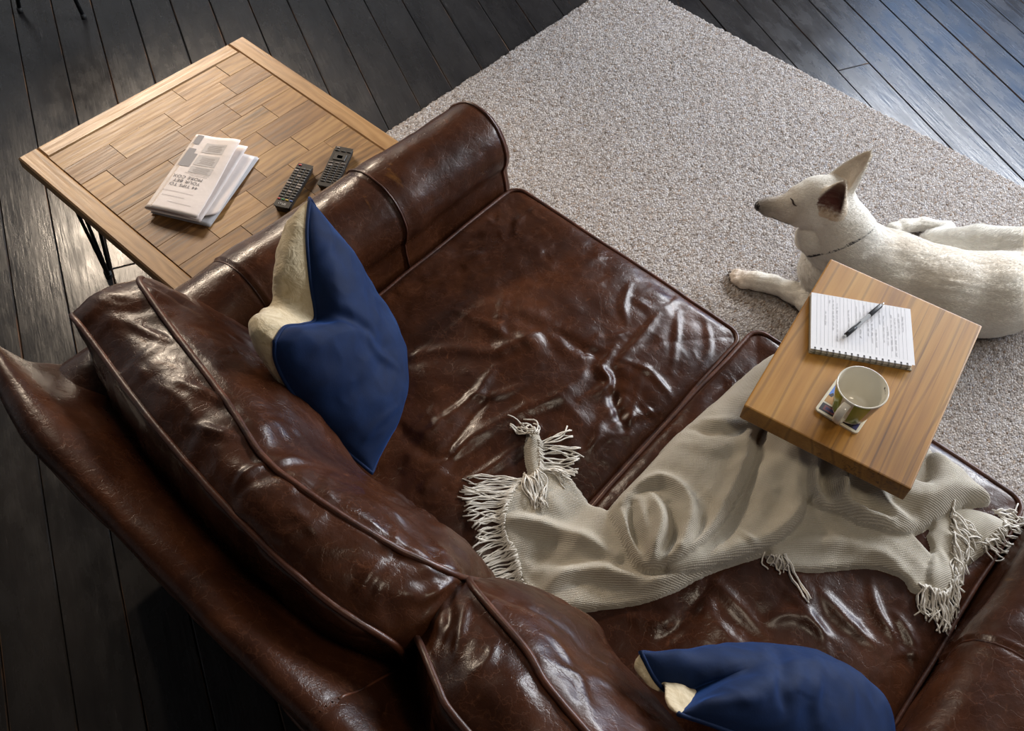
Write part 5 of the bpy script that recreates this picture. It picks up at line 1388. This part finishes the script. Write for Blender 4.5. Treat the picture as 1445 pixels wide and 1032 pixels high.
    for ch in np.array_split(ab, max(1, len(ab)//250)):
        pts = lo+((ch*B)[:, None]+loc[None]).reshape(-1, 3)*h
        v = sdf(pts).reshape(len(ch), B, B, B)
        for q, vv in zip(ch, v): Db[q[0], :, q[1], :, q[2], :] = vv
    # flat contact with the rug
    zz = lo[2]+np.arange(n[2])*h; D = np.maximum(D, (0.0165-zz)[None, None, :]).astype(np.float32)
    # surface nets
    S = D < 0
    cnt = np.zeros(tuple(n-1), np.int8)
    for a in (0, 1):
        for b in (0, 1):
            for c in (0, 1): cnt += S[a:n[0]-1+a, b:n[1]-1+b, c:n[2]-1+c]
    cells = np.argwhere((cnt > 0) & (cnt < 8)); cid = np.full(tuple(n-1), -1, np.int32); cid[tuple(cells.T)] = np.arange(len(cells))
    acc = np.zeros((len(cells), 3)); num = np.zeros(len(cells))
    cor = [(a, b, c) for a in (0, 1) for b in (0, 1) for c in (0, 1)]
    vals = {q: D[cells[:, 0]+q[0], cells[:, 1]+q[1], cells[:, 2]+q[2]] for q in cor}
    for q in cor:
        for ax in range(3):
            if q[ax]: continue
            r = list(q); r[ax] = 1; r = tuple(r); a, b = vals[q], vals[r]; m_ = (a < 0) != (b < 0); t = np.where(m_, a/(a-b+1e-12), 0)
            pt = np.array(q, float)[None].repeat(len(cells), 0); pt[:, ax] += t; acc[m_] += pt[m_]; num[m_] += 1
    V = lo+(cells+acc/num[:, None])*h
    Fs = []
    for ax in range(3):
        o1, o2 = [(1, 2), (2, 0), (0, 1)][ax]
        sl0 = [slice(1, -1)]*3; sl1 = [slice(1, -1)]*3; sl0[ax] = slice(0, n[ax]-1); sl1[ax] = slice(1, n[ax])
        A, Bq = S[tuple(sl0)], S[tuple(sl1)]; e = np.argwhere(A != Bq)
        flip = A[tuple(e.T)]; e = e.copy()
        for k in range(3):
            if k != ax: e[:, k] += 1
        u = np.zeros(3, int); u[o1] = 1; w2 = np.zeros(3, int); w2[o2] = 1
        quad = np.stack([cid[tuple((e-u-w2).T)], cid[tuple((e-w2).T)], cid[tuple(e.T)], cid[tuple((e-u).T)]], 1)
        quad = np.where(flip[:, None], quad, quad[:, ::-1]); Fs.append(quad)
    F = np.concatenate(Fs); F = F[(F >= 0).all(1)]
    # keep the largest connected piece is unnecessary: parts are fused; relax once
    nbr = np.zeros_like(V); deg = np.zeros(len(V))
    for k in range(4):
        np.add.at(nbr, F[:, k], V[F[:, (k+1) % 4]]); np.add.at(deg, F[:, k], 1)
        np.add.at(nbr, F[:, k], V[F[:, (k+3) % 4]]); np.add.at(deg, F[:, k], 1)
    V = V*0.5+0.5*nbr/np.maximum(deg, 1)[:, None]
    N = vnormals(V, F)
    # fur lies in soft locks running tailwards
    fl = np.stack([(V@BX)*9, (V@BY)*34, V[:, 2]*34], 1); hfar = ss(0.13, 0.22, np.linalg.norm(V-crn, axis=1))
    V = V+N*((0.0022*fbm(fl, 3, 5)+0.0012*fbm(fl*2.3, 2, 9))*(0.15+0.85*hfar))[:, None]
    V[:, 2] = np.maximum(V[:, 2], 0.0165)
    # coat colour: white, warmer along the back, ears and paws
    col = np.tile(np.array([0.92, 0.88, 0.80]), (len(V), 1))
    def tint(w_, c): 
        w_ = np.clip(w_, 0, 1)[:, None]; col[:] = col*(1-w_)+np.array(c)*w_
    along = (V-sh)@BX
    band = np.exp(-(((V-sh)@BY+0.02)/0.11)**2)*ss(-0.12, 0.02, along)*(0.6+0.4*fbm(fl*0.6, 3, 3))
    tint(band*0.45*ss(0.12, 0.22, V[:, 2]), (0.74, 0.60, 0.42))
    tint(0.40*np.exp(-(np.linalg.norm(V-mz1, axis=1)/0.05)**2), (0.66, 0.52, 0.36))
    tint(0.75*np.exp(-(np.linalg.norm(V-(mz2+hu*0.018), axis=1)/0.040)**2), (0.30, 0.24, 0.19)); tint(0.8*np.exp(-(np.linalg.norm(V-ns, axis=1)/0.020)**2), (0.06, 0.045, 0.04))
    tint(0.5*ss(0.10, 0.0, np.linalg.norm(V-ZP(110, 685, 0.02), axis=1)), (0.66, 0.48, 0.34))
    tint(0.45*np.exp(-(np.linalg.norm(V-ZP(425, 330, 0.41), axis=1)/0.035)**2), (0.60, 0.50, 0.38)); tint(0.5*np.exp(-(np.linalg.norm(V-eye, axis=1)/0.014)**2), (0.42, 0.32, 0.24)); tint(0.35*np.exp(-(np.linalg.norm(V-ZP(360, 425, 0.36), axis=1)/0.025)**2), (0.45, 0.36, 0.27))  # first tint: eye-socket shading painted into the coat behind the eye
    for e_i, (base, ax, n_, w_, L, R0, flat) in enumerate(ears):
        l = V-base; t = l@ax; x = l@w_; y = l@n_; s = np.clip(t/L, 0, 1); R = R0*np.clip(1-s**1.35, 0, 1)**0.85+0.0035
        near = (t > 0.004) & (t < L+0.01) & (np.sqrt(x**2+(y/flat)**2) < R*1.15)
        inner = near*ss(-0.1, 0.5, N@n_)*ss(0.97, 0.72, np.abs(x)/R)*ss(1.0, 0.86, s)
        if e_i == 1:
            tint(inner*ss(0.02, 0.30, s+0.10*fbm(V*160, 2, 6)), (0.12, 0.042, 0.032)); tint(inner*ss(0.30, 0.05, s)*0.7, (0.62, 0.42, 0.24)); tint(near*0.5*ss(0.75, 1.0, np.abs(x)/R), (0.80, 0.66, 0.46))
        else: tint(inner*0.55, (0.62, 0.46, 0.30))
        tint(near*0.25*ss(0.5, 1.0, s), (0.72, 0.55, 0.36))
    dg = thing('dog', 'white short-haired shepherd dog lying on the rug with ears up and eyes closed', 'dog', (-0.25, 2.25, 0.012))
    t_ = NT('white_fur'); at = t_.n('ShaderNodeVertexColor', layer_name='coat'); ob = t_.coords(rot=(0, 0, -math.atan2(BX[1], BX[0])))
    mp = t_.n('ShaderNodeMapping'); mp.inputs['Scale'].default_value = (1.0, 5.0, 5.0); t_.l(ob, mp.inputs['Vector'])
    f1 = t_.noise(mp.outputs[0], 55, 4, 0.65, 0.6); f2 = t_.noise(mp.outputs[0], 16, 4, 0.6, 0.8)
    c_ = t_.mix(t_.maprange(f1, 0.35, 0.7, 0.0, 0.15), at.outputs[0], (0.50, 0.42, 0.31), 'MULTIPLY')
    c_ = t_.mix(t_.maprange(f2, 0.45, 0.75, 0.0, 0.12), c_, (0.74, 0.64, 0.50))
    nb_ = t_.bump(f1, 0.35, 0.004); nb_ = t_.bump(f2, 0.35, 0.006, nb_)
    t_.set(Base_Color=c_, Roughness=0.85, Specular_IOR_Level=0.2, Sheen_Weight=0.25, Sheen_Roughness=0.4, Normal=nb_, Subsurface_Weight=0.0)
    body = mesh_obj('body', V, F.tolist(), MATS['white_fur'], dg)
    ca_ = body.data.color_attributes.new('coat', 'FLOAT_COLOR', 'POINT'); ca_.data.foreach_set('color', np.c_[col, np.ones(len(col))].astype(np.float32).ravel())
    # short coat: fine flat hairs combed tailwards
    rg = np.random.default_rng(3); fa = np.linalg.norm(np.cross(V[F[:, 2]]-V[F[:, 0]], V[F[:, 3]]-V[F[:, 1]]), axis=1)/2
    cenf = V[F].mean(1); nf_ = N[F[:, 0]]; vis = (((CC-cenf)*nf_).sum(1) > -0.35*np.linalg.norm(CC-cenf, axis=1)) & (cenf[:, 0] < 0.16)
    pr_ = fa*vis; nh = 90000; pick = rg.choice(len(F), nh, p=pr_/pr_.sum())
    wq = rg.dirichlet((1, 1, 1, 1), nh); root = (V[F[pick]]*wq[..., None]).sum(1); hn = (N[F[pick]]*wq[..., None]).sum(1); hn /= np.linalg.norm(hn, axis=1, keepdims=True)
    hc = (col[F[pick]]*wq[..., None]).sum(1)
    toh = np.linalg.norm(root-crn, axis=1); flow = np.tile(BX*1.0+np.array([0, 0, -0.15]), (nh, 1))
    hw = ss(0.22, 0.10, toh)[:, None]; flow = flow*(1-hw)+(-hd)*hw
    nk = np.exp(-(np.linalg.norm(root-nm, axis=1)/0.09)**2)[:, None]; flow = flow*(1-nk)+(nb-nt)/np.linalg.norm(nb-nt)*nk
    leg = ((root[:, 2] < 0.075) & (toh > 0.2))[:, None]*0.6; 
    sw = fbm(root*14, 2, 77)[:, None]; flow = flow+0.35*sw*np.cross(hn, flow)+rg.normal(0, 0.14, (nh, 3))
    flow -= hn*(flow*hn).sum(1, keepdims=True); flow /= np.linalg.norm(flow, axis=1, keepdims=True)+1e-9
    ln = (0.0045+0.009*ss(0.08, 0.2, toh))*rg.uniform(0.6, 1.2, nh); ln *= np.where(root[:, 2] < 0.07, 0.55, 1.0)
    sd_ = np.cross(hn, flow); wd_ = rg.uniform(0.00035, 0.0007, nh)[:, None]
    p0 = root-hn*0.001; p1 = root+flow*ln[:, None]*0.55+hn*ln[:, None]*0.16; p2 = root+flow*ln[:, None]+hn*ln[:, None]*0.20
    HV = np.stack([p0-sd_*wd_, p0+sd_*wd_, p1+sd_*wd_*0.8, p1-sd_*wd_*0.8, p2], 1).reshape(-1, 3)
    HV[:, 2] = np.maximum(HV[:, 2], 0.0165)
    b5 = (np.arange(nh)*5)[:, None]
    HF = np.concatenate([(b5+np.array([[0, 1, 2]])), (b5+np.array([[0, 2, 3]])), (b5+np.array([[3, 2, 4]]))])
    t2 = NT('white_hair'); a2 = t2.n('ShaderNodeVertexColor', layer_name='coat'); t2.set(Base_Color=a2.outputs[0], Roughness=0.8, Specular_IOR_Level=0.25, Sheen_Weight=0.2)
    fo = mesh_obj('fur', HV, HF.tolist(), MATS['white_hair'], dg); fo['kind'] = 'stuff'
    hcol = np.clip(hc*rg.uniform(0.82, 1.10, (nh, 1)), 0, 0.95).repeat(5, 0)
    c2 = fo.data.color_attributes.new('coat', 'FLOAT_COLOR', 'POINT'); c2.data.foreach_set('color', np.c_[hcol, np.ones(len(hcol))].astype(np.float32).ravel())
    def surf(zx, zy):
        """point of the coat seen at a measured spot"""
        px = np.array([1000+zx/3.2247, 180+zy/3.225]); pix = PIX(V); fr = ((CC-V)*N).sum(1) > 0; dd = np.hypot(*(pix-px).T); ok = fr & (dd < 2.2)
        if not ok.any(): ok = fr & (dd < dd[fr].min()+0.5)
        i = np.where(ok)[0]; j = i[np.argmin(np.linalg.norm(V[i]-CC, axis=1))]; return V[j], N[j]
    # nose leather with nostrils
    plain('nose_leather', (0.022, 0.016, 0.015), 0.38)
    nb0 = ns+hd*0.003; V2 = []; m1, m2 = 20, 14
    for i in range(m2+1):
        th = math.pi*i/m2
        for k in range(m1):
            ph = 2*math.pi*k/m1; u = np.array([math.sin(th)*math.cos(ph), math.sin(th)*math.sin(ph), math.cos(th)])
            r = 1.0-0.25*max(0, math.exp(-((u[1]-0.55)**2+(u[2]+0.1)**2+(u[0]-0.8)**2)/0.05))-0.25*max(0, math.exp(-((u[1]+0.55)**2+(u[2]+0.1)**2+(u[0]-0.8)**2)/0.05))
            V2.append(nb0+r*(hd*u[0]*0.0140+hs*u[1]*0.0145+hu*u[2]*0.0132))
    F2 = [(i*m1+k, i*m1+(k+1) % m1, (i+1)*m1+(k+1) % m1, (i+1)*m1+k) for i in range(m2) for k in range(m1)]
    mesh_obj('nose', V2, F2, MATS['nose_leather'], dg)
    plain('lash_dark', (0.05, 0.035, 0.028), 0.7)
    def line(name, pts, r, mat):
        q = []
        for a in pts: s_, n_ = surf(*a); q.append(s_+n_*0.0004)
        q = spline(q, 16); rr = r*np.sin(np.linspace(0.25, math.pi-0.25, 16)); v, f = tube(q, rr, 6); mesh_obj(name, v, f, MATS[mat], dg)
    line('closed_eyelid', [(368, 318), (376, 336), (388, 352), (402, 364)], 0.0027, 'lash_dark')
    line('mouth', [(262, 392), (305, 422), (345, 438), (368, 446)], 0.0014, 'lash_dark')
    # hair tufts at the mouth of the near ear
    base, ax, n_, w_, L, R0, flat = ears[1]; rt = random.Random(8); mb = MB()
    for k in range(46):
        u = rt.uniform(-0.85, 0.85); p0 = base+w_*u*R0+ax*rt.uniform(0.0, 0.012)+n_*R0*flat*rt.uniform(0.1, 0.75)
        dr = ax*rt.uniform(0.5, 1.0)+n_*rt.uniform(0.1, 0.7)-w_*u*0.5; dr /= np.linalg.norm(dr); l_ = rt.uniform(0.010, 0.024)
        mb.tube([p0, p0+dr*l_*0.6, p0+dr*l_+ax*0.002], [0.0009, 0.0007, 0.0002], 4)
    plain('ear_tuft', (0.74, 0.58, 0.38), 0.8); tf = mb.build('ear_tuft', MATS['ear_tuft'], dg, smooth=True); tf['kind'] = 'stuff'
    # collar sunk in the fur
    plain('collar_black', (0.015, 0.015, 0.016), 0.5)
    cc_ = ZP(598, 500, 0.300); an = (nt-nb); an /= np.linalg.norm(an); vw = (CC-cc_)/np.linalg.norm(CC-cc_); an = an-0.75*(an@vw)*vw; an /= np.linalg.norm(an); cu_ = np.cross(an, hs); cu_ /= np.linalg.norm(cu_); cv_ = np.cross(an, cu_)
    ring = []
    for th in np.linspace(0, 2*math.pi, 49)[:-1]:
        dr = cu_*math.cos(th)+cv_*math.sin(th)
        lo_, hi_ = 0.02, 0.20
        for _ in range(14):
            md = (lo_+hi_)/2
            if sdf((cc_+dr*md)[None])[0] < 0: lo_ = md
            else: hi_ = md
        ring.append(cc_+dr*(lo_-0.0030))
    ring = np.array(ring); w5 = 0.009; V3 = np.concatenate([ring-an*w5, ring+an*w5, ring+an*w5+0.0], 0)
    rad = ring-cc_; rad /= np.linalg.norm(rad, axis=1, keepdims=True); m = len(ring)
    V3 = np.concatenate([ring-an*w5-rad*0.004, ring-an*w5+rad*0.002, ring+an*w5+rad*0.002, ring+an*w5-rad*0.004])
    F3 = [(k*m+i, k*m+(i+1) % m, ((k+1) % 4)*m+(i+1) % m, ((k+1) % 4)*m+i) for k in range(4) for i in range(m)]
    mesh_obj('collar', V3, F3, MATS['collar_black'], dg)
    plain('claw', (0.10, 0.075, 0.06), 0.4)
    for a, b in toes:
        p0 = ZP(*b, 0.0215); d_ = ZP(*b, 0.018)-ZP(*a, 0.018); d_ /= np.linalg.norm(d_); v, f = tube([p0+d_*0.004, p0+d_*0.011, p0+d_*0.015+np.array([0, 0, -0.003])], [0.0036, 0.0028, 0.0010], 6); mesh_obj('claw', v, f, MATS['claw'], dg)
dog()
